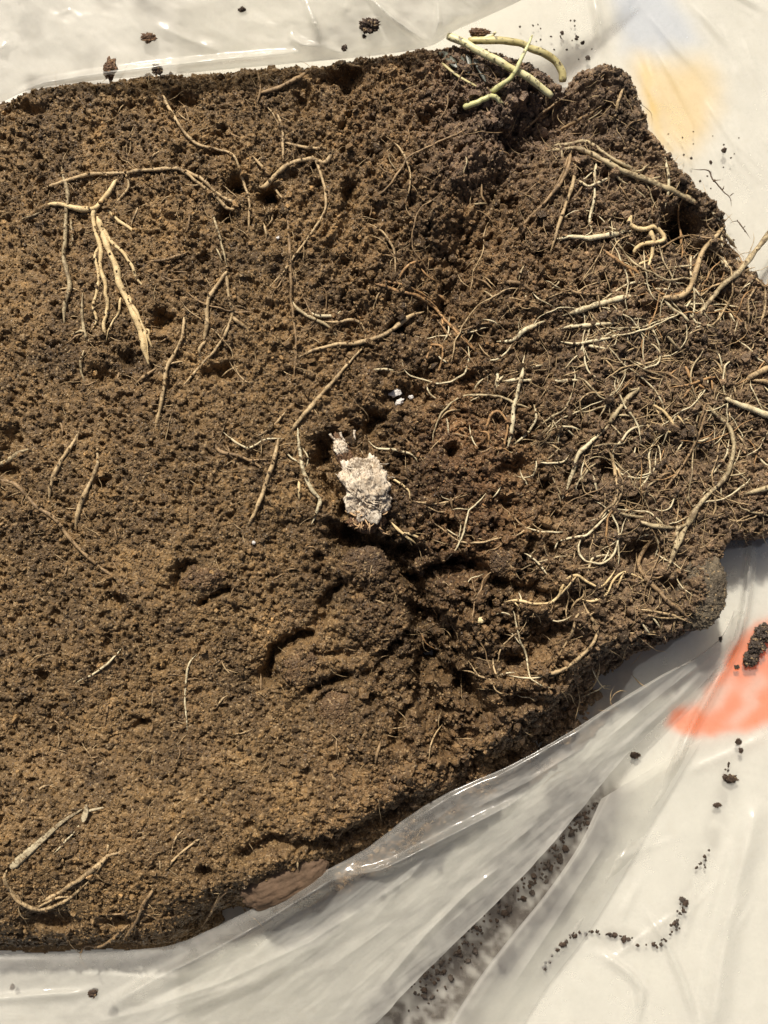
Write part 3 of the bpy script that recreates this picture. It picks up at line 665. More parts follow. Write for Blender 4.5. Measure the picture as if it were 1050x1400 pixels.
 ('bent white orange root left below the orange star cluster', 'c', [([(888, 551), (903, 559), (916, 572), (922, 587)], 1.6, 2.4), ([(894, 555), (903, 570), (909, 584)], 1.5, 1.2), ([(912, 590), (920, 590)], 2.2, 1.8), ([(925, 566), (937, 582)], 1.5, 1.2)]),
 ('thin brown root crossing diagonally inside the right tangle', 'b', [([(969, 553), (954, 596), (943, 619), (929, 643), (903, 675)], 2.0, 1.3), ([(964, 553), (955, 585)], 1.6, 1.2), ([(918, 640), (928, 656)], 1.2, .9), ([(900, 658), (908, 648), (918, 646)], 1.8, 1.2)]),
 ('fine cream thread inside the bend of the longest grey root', 'p', [([(997, 600), (992, 622), (983, 638), (967, 654)], 1.5, 1.2)]),
 ('short bright white sliver inside the right tangle', 'p', [([(956, 606), (949, 619)], 2.0, 1.6), ([(965, 611), (972, 605)], 1.6, 1.2), ([(951, 603), (960, 602), (970, 598)], 1.4, 1)]),
 ('stubby yellow root tip inside the right tangle', 'c', [([(936, 587), (934, 598), (934, 608)], 2.4, 1.8)]),
 ('straight thin tan rootlet left of the yellow root tip', 't', [([(880, 572), (890, 588), (900, 601)], 1.6, 1.4)]),
 ('pale grey root lying flat left of the big root end', 'g', [([(839, 700), (860, 705), (880, 707)], 2.4, 2.0), ([(870, 713), (901, 720), (924, 722)], 3.2, 3)]),
 ('thick grey root end at the lower right edge', 'g', [([(1016, 676), (1036, 671), (1062, 664)], 2.6, 3.4)]),
 ('hooked white thread above the branching pair', 'p', [([(881, 467), (894, 473), (902, 484), (899, 497), (879, 506), (884, 515)], 1.4, 1.2)]),
 ('slanting grey thread below the white thread net', 'g', [([(907, 448), (914, 461), (929, 478), (936, 487)], 1.8, 1.5)]),
 ('bundle of short tan rootlets beside the right edge', 't', [([(1025, 603), (1044, 615)], 2, 1.6), ([(1008, 593), (1016, 606), (1023, 622)], 1.8, 1.2), ([(997, 563), (999, 578)], 1.8, 1.4), ([(1001, 519), (1004, 532), (1008, 545)], 1.6, 1.4), ([(1014, 592), (1028, 588), (1027, 575)], 1.4, 1), ([(973, 490), (984, 500), (988, 512)], 1.4, 1.2), ([(975, 503), (988, 512)], 1.6, 1.2)]),
 ('pair of long thin rootlets at the right edge below the ridge', 't', [([(1034, 392), (1024, 410), (1024, 440), (1022, 450)], 1.6, 1.3), ([(1046, 394), (1046, 420), (1038, 448)], 1.8, 1.3), ([(1018, 370), (1034, 382), (1046, 394)], 1.8, 1.4)]),
 # lower right
 ('long meandering cream root in the lower right soil', 'c', [([(689, 823), (707, 820), (741, 826), (762, 817), (774, 794), (789, 787), (805, 796), (823, 801), (841, 779)], 1.8, 1.8), ([(788, 788), (776, 803), (762, 817)], 1.3, 1.2), ([(700, 820), (712, 832)], 1.3, .9)]),
 ('double strand tan root right of the meandering root', 'c', [([(793, 819), (811, 822), (829, 813), (838, 794), (853, 781)], 2.0, 1.4), ([(838, 810), (846, 796), (853, 782)], 1.3, 1.1), ([(853, 781), (870, 788), (884, 795)], 1.6, 1.2)]),
 ('thick hooked tan root near the bottom right of the soil', 't', [([(797, 822), (805, 840), (815, 855), (815, 871), (802, 889), (783, 907), (762, 919), (735, 924)], 1.8, 2.8), ([(798, 837), (789, 843), (783, 865), (763, 898)], 1.8, 1.2), ([(806, 841), (814, 836)], 1.1, .8)]),
 ('brown arched root leading to the grey lump at the lower right', 'b', [([(899, 730), (878, 755), (873, 773), (881, 788), (899, 807), (917, 825), (943, 845)], 2.4, 3.0), ([(881, 788), (900, 790), (912, 780)], 1.4, 1.1)]),
 ('thin white threads above the meandering root', 'p', [([(802, 788), (806, 772), (813, 762), (841, 758)], 1.3, 1.2), ([(844, 721), (846, 745), (845, 775)], 1.2, 1)]),
 ('pale thread in two pieces below the hanging double root', 'p', [([(716, 721), (741, 727), (770, 727)], 1.5, 1.3), ([(762, 740), (780, 735), (802, 732), (820, 715), (832, 702)], 1.4, 2.2), ([(763, 740), (758, 753)], 1.2, .8)]),
 ('curved single thread left of the meandering root', 'p', [([(713, 755), (724, 760), (737, 772), (751, 789)], 1.3, 1.2)]),
 ('flat bundle of tan strands beside the grey lump', 't', [([(872, 833), (902, 837), (920, 841), (948, 853)], 2, 1.4), ([(880, 840), (905, 845), (935, 843)], 1.4, 1.2), ([(862, 873), (884, 864), (905, 868), (912, 880)], 1.6, 1.2), ([(905, 838), (918, 830)], 1.2, 1)]),
 ('thin brown thread in the dark lower middle crevice', 't', [([(640, 903), (655, 924), (670, 930), (678, 944), (696, 950)], 1.3, 1.1), ([(674, 900), (675, 916), (682, 930)], 1.5, 1.1)]),
 ('fine orange thread crossing the dark crevice', 'o', [([(573, 862), (582, 878), (596, 888)], 1.2, .9), ([(588, 822), (598, 842)], 1.0, .8)]),
 ('pale hair root hanging at the bottom of the dark crevice', 't', [([(605, 990), (590, 1015), (585, 1045)], 1.2, .9), ([(535, 996), (560, 993), (575, 996)], 1.2, .9)]),
 # lower left
 ('lone pale thread slanting on bare soil, left of the straight thread', 'p', [([(168, 884), (152, 903), (135, 917), (102, 935)], 1.6, 1.3)]),
 ('lone upright pale thread on bare soil at lower left', 'p', [([(269, 894), (258, 912), (253, 955), (256, 1003)], 1.5, 1.3)]),
 ('faint brown rootlet below the slanting lone thread', 'b', [([(149, 955), (144, 980), (142, 1003)], 1.8, 1.2), ([(165, 955), (180, 960), (187, 968)], 1.2, .9)]),
 ('small curved thread right of the upright lone thread', 't', [([(302, 900), (308, 915), (320, 927)], 1.0, .8), ([(310, 1004), (330, 1002), (350, 995)], 1.0, .8)]),
 ('pair of dull straw bits on the lower middle soil', 'b', [([(460, 1010), (461, 1035)], 1.8, 1.6), ([(521, 1012), (513, 1045)], 2.2, 2.0)]),
 ('thin looping root bending round the lower left corner', 't', [([(10, 1188), (6, 1200), (14, 1217), (28, 1234), (53, 1243), (80, 1236), (104, 1220), (126, 1198)], 3.2, 1.6), ([(12, 1215), (22, 1222), (30, 1236)], 2.2, 1.6), ([(50, 1242), (76, 1228), (96, 1226)], 2, 1.6)]),
 ('thick tan root with knobbly top at lower left', 't', [([(167, 1162), (158, 1168), (148, 1170), (129, 1187), (104, 1206), (72, 1225), (47, 1234)], 3.4, 2.6), ([(149, 1146), (146, 1166)], 1.8, 2), ([(145, 1172), (135, 1188), (125, 1198)], 2.6, 1.6)]),
 ('thin hair root below the papery husk', 'p', [([(113, 1121), (102, 1137), (88, 1152), (72, 1168)], 1.2, 1.2)]),
 ('pale slanting rootlet in the lower left, above the branched root', 't', [([(286, 1137), (262, 1154), (243, 1170), (226, 1190)], 1.5, 2.0), ([(250, 1134), (238, 1152), (234, 1168)], 1.4, 1.0), ([(217, 1168), (219, 1190)], 1.5, 1.2)]),
 ('branched root near the bottom edge of the soil at lower left', 'b', [([(218, 1206), (198, 1231), (186, 1259), (168, 1286)], 2.6, 2.4), ([(175, 1265), (157, 1281), (138, 1294), (116, 1293), (108, 1313)], 1.8, 1.8), ([(143, 1251), (170, 1250), (186, 1245)], 1.4, 1.2), ([(195, 1248), (214, 1258), (223, 1280)], 1.4, 1.0)]),
 ('dull brown root left of the pinkish stone', 'b', [([(321, 1212), (299, 1228), (290, 1244), (277, 1266)], 2.2, 2.2)]),
 ('small forked rootlets at the left edge of the lower soil', 't', [([(34, 1082), (30, 1095), (26, 1106)], 1.6, 1), ([(50, 1082), (62, 1074), (78, 1072)], 1.6, 1.2), ([(50, 1082), (52, 1098)], 1.3, 1), ([(20, 1048), (40, 1060)], 1.3, 1)]),
]
for label, mk, paths in ROOTS:
    cs = [spline(p[0], 3.0) for p in paths]
    def joins(k):
        return tuple(any(np.hypot(c[:, 0] - q[0], c[:, 1] - q[1]).min() < 9 for m, c in enumerate(cs) if m != k) for q in (cs[k][0], cs[k][-1]))
    o = root_mesh('root', paths[0], RM[mk], join=joins(0))
    tag(o, label, 'root', RG)
    for k, p in enumerate(paths[1:], 1):
        root_mesh('branch', p, RM[mk], o, join=joins(k))

cl_ = np.concatenate(CLING)
a_, b_ = crumb_geo(cl_[:, :3], cl_[:, 3], 0.42)
ct = tone_at(525 + cl_[:, 0] / S, 700 - cl_[:, 1] / S) * (0.5 + 0.8 * RNG.random((len(cl_), 1)))
tag(mesh_obj('clinging_crumbs', a_, b_, M_CRUMB, clod, False, attrs={'tone': np.repeat(ct, 12, 0)}), kind='stuff')
# short rootlets, one by one, by region
def wander(u, v, L, seed):
    a = random.uniform(0, 2 * math.pi); pts = [(u, v)]; n = max(3, int(L / 9)); k = random.uniform(-0.3, 0.3)
    for _ in range(n):
        a += k + random.gauss(0, 0.28); u += 9 * math.cos(a); v += 9 * math.sin(a); pts.append((u, v))
    return pts
REG = [((800, 1045, 380, 760), 70, 'short thin rootlet in the dense root tangle on the right side of the soil', (22, 75), 'ppttog'),
       ((600, 860, 380, 720), 60, 'short thin rootlet among the white root bars right of centre', (15, 45), 'pptbg'),
       ((630, 930, 700, 960), 34, 'short thin rootlet in the coarse dark soil at lower right', (20, 70), 'ptbt'),
       ((540, 960, 160, 380), 40, 'short thin rootlet on the upper right slopes of the soil', (15, 45), 'tbbg'),
       ((40, 540, 130, 560), 40, 'short thin rootlet on the upper left soil', (15, 45), 'tbbt'),
       ((20, 560, 560, 1250), 32, 'short thin rootlet on the fine lower left soil', (12, 34), 'tbb')]
for (u0, u1, v0, v1), n, label, (l0, l1), mats in REG:
    for _ in range(n):
        for _t in range(30):
            u, v = random.uniform(u0, u1), random.uniform(v0, v1)
            if sample(sd, u, v) > 18: break
        r = random.uniform(0.8, 1.8); mk = random.choice(mats)
        lab = label.replace('short thin', 'short thin ' + {'p': 'whitish', 't': 'tan', 'b': 'brown', 'g': 'grey', 'o': 'orange'}[mk])
        o = root_mesh('rootlet', (wander(u, v, random.uniform(l0, l1), 0), r, r * 0.6, random.choice((-0.5, 0.5, 2.5))), RM[mk], sides=5)
        tag(o, lab, 'rootlet', lab.replace('rootlet', 'rootlets', 1))
def strand(u, v, L):
    a = random.uniform(0, 2 * math.pi); pts = [(u, v)]; k = random.uniform(-0.12, 0.12)
    for q in range(int(L / 11)):
        k = 0.8 * k + random.gauss(0, 0.09); a += k + random.gauss(0, 0.2); u += 11 * math.cos(a); v += 11 * math.sin(a)
        if sample(sd, u, v) < 6: break
        pts.append((u, v))
    return pts
for k in range(95):
    if k < 70: u, v = random.uniform(790, 1040), random.uniform(300, 740)
    elif k < 85: u, v = random.uniform(620, 800), random.uniform(380, 950)
    else: u, v = random.uniform(200, 620), random.uniform(130, 560)
    pts = strand(u, v, random.uniform(60, 190))
    if len(pts) < 4 or sample(sd, u, v) < 10: continue
    mk = random.choice('pptgtpob' if k < 85 else 'tbb'); r = random.uniform(0.7, 1.6)
    o = root_mesh('root_strand', (pts, r, r * 0.7, random.choice((0.5, 1.5, 2.8))), RM[mk], sides=6)
    cw = {'p': 'whitish', 't': 'tan', 'b': 'brown', 'g': 'grey', 'o': 'orange'}[mk]
    where = 'woven through the root tangle at the right edge' if k < 70 else ('winding among the white root bars and dark gaps' if k < 85 else 'half buried in the upper left soil')
    tag(o, 'long winding %s root strand %s' % (cw, where), 'root strand', '%s root strands %s' % (cw, where))
    for _ in range(random.choice((0, 1, 1, 2))):
        b = pts[random.randrange(len(pts))]
        root_mesh('branch', (wander(b[0], b[1], random.uniform(15, 45), 0), r * 0.7, r * 0.4, 1.0), RM[mk], o, sides=5)
# hair roots nobody could count
vs, fs, off = [], [], 0
for label, mk, paths in ROOTS:                                       # fine side hairs along the larger roots
    for p in paths:
        c = spline(p[0], 4.0)
        for _ in range(int(len(c) * 0.16)):
            u, v = c[random.randrange(len(c))]
            if sample(sd, u, v) < 6: continue
            P, R = root_line(wander(u, v, random.uniform(8, 26), 0), random.uniform(.4, .8), .25, 0.8, seed=random.randrange(999), step=5)
            a, b = tube_geo(P, R, 4); vs.append(a); fs.append(b + off); off += len(a)
for k in range(850):
    for _t in range(20):
        if random.random() < 0.7: u, v = random.gauss(925, 100), random.gauss(540, 180)
        else: u, v = random.uniform(0, 1050), random.uniform(110, 1280)
        if u < 1060 and sample(sd, u, v) > 8: break
    P, R = root_line(wander(u, v, random.uniform(14, 60), 0), random.uniform(.35, .8), .3, random.choice((-0.3, 0.5, 2)), seed=k, step=5)
    a, b = tube_geo(P, R, 4)
    vs.append(a); fs.append(b + off); off += len(a)
tag(mesh_obj('hair_roots', np.concatenate(vs), np.concatenate(fs), RM['t']), 'mat of hair fine roots all over the soil', kind='stuff')

# ------------------------------------------------------------------ white fibrous clump
M_WHITE = root_material('clump_white', (0.80, 0.71, 0.57), (0.48, 0.37, 0.25), 0.75, 0.85)
M_FRINGE = root_material('clump_fringe', (0.66, 0.45, 0.25), (0.36, 0.22, 0.11), 0.3, 0.8)
h0 = float(soil_h(500, 665, H_W))
vv, ff = lump_mesh(30, 41, 20, 4, 5, 0.5, 0.14)
cl = mesh_obj('fibrous_clump', vv, ff, M_WHITE); place(cl, 500, 668, h0 + 14, 0.25)
tag(cl, 'whitish fibrous clump of decayed plant matter in the middle of the soil', 'plant debris')
def child_lump(name, u, v, rx, ry, rz, h, seed, mat, rot):
    vv, ff = lump_mesh(rx, ry, rz, seed, 4, 0.3, 0.18)
    c, s = math.cos(rot), math.sin(rot)
    R = np.array([[c, -s, 0], [s, c, 0], [0, 0, 1]])
    pos = W3(np.float64(u), np.float64(v), np.float64(h))
    o = mesh_obj(name, vv @ R.T + pos, ff, mat, cl)
    o.matrix_parent_inverse = cl.matrix_basis.inverted()
    return o
child_lump('stub', 470, 622, 11, 26, 10, h0 + 8, 9, M_REDSOIL, 0.35)
child_lump('pale_tuft', 466, 612, 9, 13, 6, h0 + 15, 7, M_WHITE, 0.6)
child_lump('side_lobe', 516, 684, 15, 17, 13, h0 + 12, 3, M_WHITE, 0.5)
child_lump('side_lobe', 488, 640, 15, 13, 12, h0 + 12, 8, M_WHITE, 0.9)
child_lump('brown_fringe', 502, 712, 24, 14, 12, h0 + 3, 13, M_REDSOIL, 0.1)
def fibres(name, n, cu, cv, ru, rv, hh, mat, r, rad=False):
    vs, fs, off = [], [], 0
    for k in range(n):
        a = random.uniform(0, 6.28); q = math.sqrt(random.random())
        u = cu + ru * q * math.cos(a); v = cv + rv * q * math.sin(a)
        b = a + random.uniform(-1, 1) if rad else random.uniform(0, 6.28)
        L = random.uniform(8, 22); pts = [(u, v)]
        for _ in range(4):
            b += random.gauss(0, 0.55); u += L / 4 * math.cos(b); v += L / 4 * math.sin(b); pts.append((u, v))
        c = spline(pts, 3.0); m = len(c); s = np.linspace(0, 1, m)
        dome = np.sqrt(np.clip(1 - ((c[:, 0] - cu) / (ru * 1.25)) ** 2 - ((c[:, 1] - cv) / (rv * 1.25)) ** 2, 0.0, 1))
        h = hh[0] + hh[1] * dome + random.uniform(0, 3) + 3 * np.sin(s * 3.1)
        a_, b_ = tube_geo(W3(c[:, 0], c[:, 1], h), np.full(m, r * random.uniform(.6, 1.3)) * np.sqrt(np.clip((1 - s) * 3 + .15, 0, 1)) * S, 5)
        vs.append(a_); fs.append(b_ + off); off += len(a_)
    o = mesh_obj(name, np.concatenate(vs), np.concatenate(fs), mat, cl); o.matrix_parent_inverse = cl.matrix_basis.inverted(); tag(o, kind='stuff')
bpy.context.view_layer.update()
fibres('white_fibres', 46, 500, 666, 27, 38, (h0 + 9, 21), M_WHITE, 0.8)
fibres('brown_fibres', 26, 505, 706, 24, 18, (h0 + 6, 10), M_FRINGE, 1.1, True)
for pts in ([(451, 593), (455, 599), (463, 603)], [(465, 591), (467, 597), (472, 603)], [(485, 588), (484, 594), (486, 601)]):
    h = h0 + 16
    c = spline(pts, 2.0); a_, b_ = tube_geo(W3(c[:, 0], c[:, 1], np.full(len(c), h)), np.linspace(2.0, 1.0, len(c)) * S, 6)
    o = mesh_obj('white_prong', a_, b_, M_WHITE, cl); o.matrix_parent_inverse = cl.matrix_basis.inverted()

# small white flakes, seed and specks
def flake(name, u, v, rx, ry, rz, seed, mat, label, cat, dh=2.5, rot=0.0, group=None, sub=3, rg=0.5, fn=0.2):
    vv, ff = lump_mesh(rx, ry, rz, seed, sub, rg, fn)
    o = mesh_obj(name, vv, ff, mat)
    place(o, u, v, float(soil_h(u, v, H_W)) + dh, rot)
    return tag(o, label, cat, group)
M_FLAKE = simple_material('white_flake', (0.55, 0.5, 0.46), (0.8, 0.77, 0.72), 300, 0.7, 0.3, 0.6)
flake('white_flake', 540, 537, 9, 6, 4, 3, M_FLAKE, 'larger white crumbly flake above the fibrous clump', 'flake', 5)
flake('white_flake', 546, 550, 6, 4, 3, 5, M_FLAKE, 'thin white flake just under the larger white flake', 'flake', 4, 0.6)
flake('white_flake', 562, 543, 3.5, 2.6, 2, 8, M_FLAKE, 'tiny white flake right of the larger white flake', 'flake', 4)
flake('white_flake', 347, 742, 2.6, 2.2, 1.8, 2, M_FLAKE, 'single white grain on bare soil below the tan centre branch', 'grain', 3)
flake('white_flake', 382, 325, 4, 2.2, 1.8, 7, M_FLAKE, 'single white grain near the long looping branch', 'grain', 3)
M_SEED = simple_material('seed_shell', (0.55, 0.42, 0.2), (0.8, 0.7, 0.42), 400, 0.4, 0.5, 0.2)
flake('seed', 657, 848, 4.6, 4.6, 4.0, 6, M_SEED, 'small round pale yellow seed on the lower right soil', 'seed', 5)
# stone
M_STONE = simple_material('pink_stone', (0.085, 0.056, 0.035), (0.165, 0.106, 0.066), 260, 0.8, 0.25, 0.9)
st = flake('stone', 388, 1203, 68, 32, 24, 12, M_STONE, 'smooth pinkish brown stone half buried beside the lower plastic flap', 'stone', 3, 0.42, sub=5, rg=0.2, fn=0.03)

# papery husk and straw at the lower left
M_STRAW = root_material('dry_straw', (0.54, 0.46, 0.30), (0.33, 0.26, 0.15), 0.75, 0.55)
def strap(name, pts, w0, w1, mat, lift=3.0, th=0.7):
    c = spline(pts, 4.0); n = len(c); s = np.linspace(0, 1, n)
    h = soil_h(c[:, 0], c[:, 1], H_W) + lift
    for _ in range(6): h = np.convolve(np.pad(h, 2, mode='edge'), [0.1, 0.2, 0.4, 0.2, 0.1], 'valid')
    t = np.gradient(c, axis=0); t /= np.linalg.norm(t, axis=1)[:, None]; nrm = np.stack([-t[:, 1], t[:, 0]], -1)
    w = (w0 + (w1 - w0) * s)[:, None] * np.clip(np.minimum(s, 1 - s) * n / 2 + .3, 0, 1)[:, None]
    prof = [(-1, 0), (-.5, th * 1.2), (0, th * 0.7), (.5, th * 1.3), (1, 0), (.5, -th), (-.5, -th)]
    V = np.stack([W3((c + nrm * w * a)[:, 0], (c + nrm * w * a)[:, 1], h + b) for a, b in prof], 1)
    k = len(prof); i = np.arange(n * k).reshape(n, k); j = np.roll(i, -1, 1)
    q = np.stack([i[:-1], i[1:], j[1:], j[:-1]], -1).reshape(-1, 4)
    return mesh_obj(name, V.reshape(-1, 3), q, mat)
tag(strap('straw', [(113, 1106), (85, 1124), (57, 1149), (14, 1187)], 1.4, 6.5, M_STRAW, 2.5), 'flat dry grey straw blade leaning across the lower left soil', 'straw')
hk = strap('papery_husk', [(113, 1124), (117, 1112), (118, 1100)], 5, 3.5, M_STRAW, 7)
tag(hk, 'small torn papery husk at the upper end of the dry straw', 'husk')
strap('husk_wing', [(117, 1110), (128, 1107), (142, 1104)], 2.2, 1.5, M_STRAW, 7).parent = hk

# ------------------------------------------------------------------ green stems at the top
def stem_material(name, a, b):
    m, nt = new_mat(name); L = nt.links.new
    co = N(nt, 'ShaderNodeTexCoord').outputs['Object']
    n1 = N(nt, 'ShaderNodeTexNoise', Scale=130.0, Detail=4.0); L(co, n1.inputs['Vector'])
    c = ramp(nt, [(0.35, a), (0.65, b)], n1.outputs[0]).outputs[0]
    n2 = N(nt, 'ShaderNodeTexNoise', Scale=500.0, Detail=3.0); L(co, n2.inputs['Vector'])
    c = mixc(nt, c, (0.10, 0.075, 0.04), ramp(nt, [(0.55, (0, 0, 0)), (0.68, (1, 1, 1))], n2.outputs[0]).outputs[0])
    p = N(nt, 'ShaderNodeBsdfPrincipled', Roughness=0.45); L(c, p.inputs['Base Color'])
    p.inputs['Subsurface Weight'].default_value = 0.25; p.inputs['Subsurface Radius'].default_value = (0.002, 0.002, 0.0008)
    bm = N(nt, 'ShaderNodeBump', Strength=0.4, Distance=0.0004); L(n2.outputs[0], bm.inputs['Height']); L(bm.outputs[0], p.inputs['Normal'])
    o = N(nt, 'ShaderNodeOutputMaterial'); L(p.outputs[0], o.inputs[0])
    return m
M_ST1 = stem_material('stem_yellow_green', (0.60, 0.55, 0.27), (0.76, 0.71, 0.44))
M_ST2 = stem_material('stem_green', (0.56, 0.55, 0.24), (0.72, 0.70, 0.40))
M_ST3 = stem_material('stem_browning', (0.38, 0.31, 0.12), (0.62, 0.55, 0.27))
def stem(pts, r0, r1, h, mat, label):
    c = spline(pts, 4.0); n = len(c); s = np.linspace(0, 1, n)
    hh = np.interp(s, np.linspace(0, 1, len(h)), h)
    R = 0.98 * (r0 + (r1 - r0) * s) * (1 + 0.12 * fbm(s * 6 + r0, s * 0 + r1 * 3, 4, 3)) * np.clip(np.minimum(s, 1 - s) * n / 1.0 + .8, 0, 1)
    c = c + np.stack([fbm(s * 5 + r0 * 3, s * 0, 2, 2), fbm(s * 5, s * 0 + r1, 3, 2)], -1) * 2.0
    v, f = tube_geo(W3(c[:, 0], c[:, 1], hh), R * S, 10)
    return tag(mesh_obj('grass_stem', v, f, mat), label, 'grass stem', 'cut grass stems at the top of the clod')
stem([(612, 50), (634, 58), (655, 69), (695, 90), (725, 107), (755, 131)], 5.5, 4.8, [2, 14, 16, 14, 2], M_ST1, 'thickest pale yellow green stem slanting down to the right')
stem([(640, 57), (674, 55), (703, 57), (731, 67), (757, 80), (768, 96), (769, 112)], 5.0, 5.5, [0, 6, 6, 2, -8, -14], M_ST3, 'browning stem arching along the top edge of the soil')
stem([(729, 49), (722, 62), (714, 77), (700, 103), (688, 114), (672, 125)], 1.6, 4.2, [22, 26, 24, 18, 4], M_ST2, 'bright green stem crossing over the thickest stem')
stem([(634, 148), (654, 139), (671, 131), (680, 134), (688, 142)], 4.4, 3.4, [2, 10, 12, 4], M_ST2, 'short bent green stem lowest of the cut stems')
stem([(678, 45), (668, 50), (655, 54)], 2.0, 2.6, [4, 8, 2], M_ST1, 'tiny stem stub sticking up behind the thickest stem')
stem([(688, 112), (694, 126), (702, 138)], 2.2, 1.8, [4, 4, 0], M_ST3, 'thin browning stem between the bright green and the short bent stem')
M_SLICK = simple_material('wet_dark_leaf', (0.03, 0.034, 0.026), (0.12, 0.13, 0.10), 160, 0.38, 0.4, 0.8)
def scrap(pts, w0, w1, label, lift=6, mat=None):
    o = strap('leaf_scrap', pts, w0, w1, mat or M_SLICK, lift, 0.9)
    return tag(o, label, 'leaf scrap', 'wet dark leaf scraps under the flap edge')
scrap([(600, 72), (612, 78), (624, 92)], 5, 6, 'wet dark leaf scrap nearest the flap corner', 7)
scrap([(612, 66), (626, 74), (634, 86)], 4, 5, 'shiny dark leaf scrap just under the thickest stem', 8)
scrap([(604, 86), (625, 103), (655, 120)], 2.2, 1.4, 'long thin pale edged leaf scrap lying below the dark scraps', 7, M_ST3)
scrap([(638, 74), (642, 88), (640, 100)], 4, 3, 'curled dark leaf scrap in the middle of the wet scraps', 6)
scrap([(648, 80), (656, 95), (664, 112)], 4, 3, 'dark stalk like leaf scrap leaning right of the wet scraps', 6)

# ------------------------------------------------------------------ the plastic bag
bag = bpy.data.objects.new('plastic_bag', None)
COL.objects.link(bag); bag.location = (0, 0, GROUND * S)
tag(bag, 'clear crinkled milky plastic bag opened around the soil clod', 'plastic bag')
def ridge_h(u, v, ridges):
    h = np.zeros(u.shape)
    for pts, a, w in ridges:
        pts = [tuple(p) for p in spline(pts, 12.0)]
        d = poly_dist(u, v, pts)
        e = np.minimum(np.hypot(u - pts[0][0], v - pts[0][1]), np.hypot(u - pts[-1][0], v - pts[-1][1]))
        h += a * np.exp(-(d / w) ** 2) * np.clip(e / 50, 0.0, 1) * (0.65 + 0.7 * vnoise(u / 45, v / 45, 3))
    return h
def crinkle(u, v, ang, lx, ly, seed):
    """flat facets meeting in sharp creases"""
    c, s = math.cos(math.radians(ang)), math.sin(math.radians(ang))
    x = (u * c + v * s); y = (-u * s + v * c)
    x = x + 18 * fbm(u / 70, v / 70, seed, 2); y = y + 10 * fbm(u / 70 + 9, v / 70, seed + 1, 2)
    f1, f2, rr = worley(x / lx, y / ly, seed)
    g1, g2, r2 = worley(x / lx * 2.3 + 5, y / ly * 2.1, seed + 3)
    return np.minimum(f1, 0.9) + 0.35 * np.minimum(g1, 0.9)
def crease_h(u, v, creases):
    h = np.zeros(u.shape)
    for pts, a, w in creases:
        d = poly_dist(u, v, pts)
        # fades toward the crease's ends
        e = np.minimum(np.hypot(u - pts[0][0], v - pts[0][1]), np.hypot(u - pts[-1][0], v - pts[-1][1]))
        h += a * np.clip(1 - d / w, 0, 1) ** 1.4 * np.clip(e / 30, 0.15, 1)
    return h
def add_sheet(name, u, v, h, mat, dirt=None, clear=None):
    nv, nu = u.shape
    attrs = {'dirt': (dirt if dirt is not None else np.zeros(u.shape)).ravel(), 'clear': (clear if clear is not None else np.zeros(u.shape)).ravel()}
    P = W3(u, v, h); fc = grid_faces(nu, nv)
    if np.cross(P[1:, :-1] - P[:-1, :-1], P[:-1, 1:] - P[:-1, :-1])[..., 2].mean() < 0: fc = fc[:, ::-1]
    o = mesh_obj(name, P.reshape(-1, 3), fc, mat, None, attrs=attrs)
    o.parent = bag; o.matrix_parent_inverse.translation = (0, 0, -GROUND * S)
    return o
def loft_uv(pairs, nu, nv):
    a = spline([p[:2] for p in pairs], 3.0); 
    m = len(pairs); key = np.arange(m)
    # resample both edges with the same smooth parameter
    def res(pts):
        p = np.array(pts, float); q = np.vstack([2 * p[0] - p[1], p, 2 * p[-1] - p[-2]])
        x = np.linspace(0, m - 1 - 1e-6, nu); i = x.astype(int); t = (x - i)[:, None]
        A, B, C, E = q[i], q[i + 1], q[i + 2], q[i + 3]
        return 0.5 * (2 * B + (C - A) * t + (2 * A - 5 * B + 4 * C - E) * t ** 2 + (3 * B - A - 3 * C + E) * t ** 3)
    EA = res([(p[0], p[1], p[2]) for p in pairs]); EB = res([(p[3], p[4], p[5]) for p in pairs])
    t = np.linspace(0, 1, nv)
    return EA, EB, t
def wrinkle(u, v, ang, lx, ly, seed):
    c, s = math.cos(math.radians(ang)), math.sin(math.radians(ang))
    x = (u * c + v * s) / lx; y = (-u * s + v * c) / ly
    return 1 - 2 * np.abs(fbm(x + 2 * fbm(u / 200, v / 200, seed + 3, 2), y, seed, 4, 0.55))

# back sheet, lying on the surface
bu, bv = np.meshgrid(np.linspace(240, 1250, 340), np.linspace(-160, 1580, 500))
BACK_CREASES = [([(1027, 745), (1024, 790), (1018, 835), (1008, 872), (992, 905)], 14, 9), ([(992, 905), (975, 940), (950, 985), (925, 1040), (905, 1070)], 9, 8),
    ([(808, -20), (818, 30), (824, 70)], 9, 9), ([(1050, 15), (985, -20)], 8, 8), ([(945, 0), (985, 50), (1000, 70)], 10, 10),
    ([(900, 70), (935, 130), (960, 190)], 5, 7), ([(880, 60), (900, 120), (925, 170)], 4, 6), ([(960, 130), (1000, 190), (1050, 240)], 5, 9), ([(1000, 200), (1050, 260)], 4, 8),
    ([(1040, 1090), (1010, 1200), (985, 1320), (975, 1410)], 12, 26), ([(1000, 1140), (960, 1270)], 5, 12), ([(900, 1130), (830, 1200), (770, 1290)], 7, 16),
    ([(880, 1240), (910, 1290), (935, 1340), (955, 1400)], 8, 8), ([(820, 1300), (860, 1330), (880, 1355), (870, 1400)], 8, 8), ([(920, 1060), (880, 1120), (830, 1200)], 7, 14),
    ([(1050, 560), (1038, 640), (1032, 740)], 6, 9), ([(780, 1280), (700, 1360), (660, 1410)], 9, 18), ([(1060, 1000), (1000, 1030), (930, 1060)], 5, 12)]
bh = GROUND + 9 + 4 * fbm(bu / 220, bv / 220, 2, 2) + 0.5 * wrinkle(bu, bv, 52, 190, 50, 4) * smooth(600, 760, bu) + crease_h(bu, bv, BACK_CREASES)
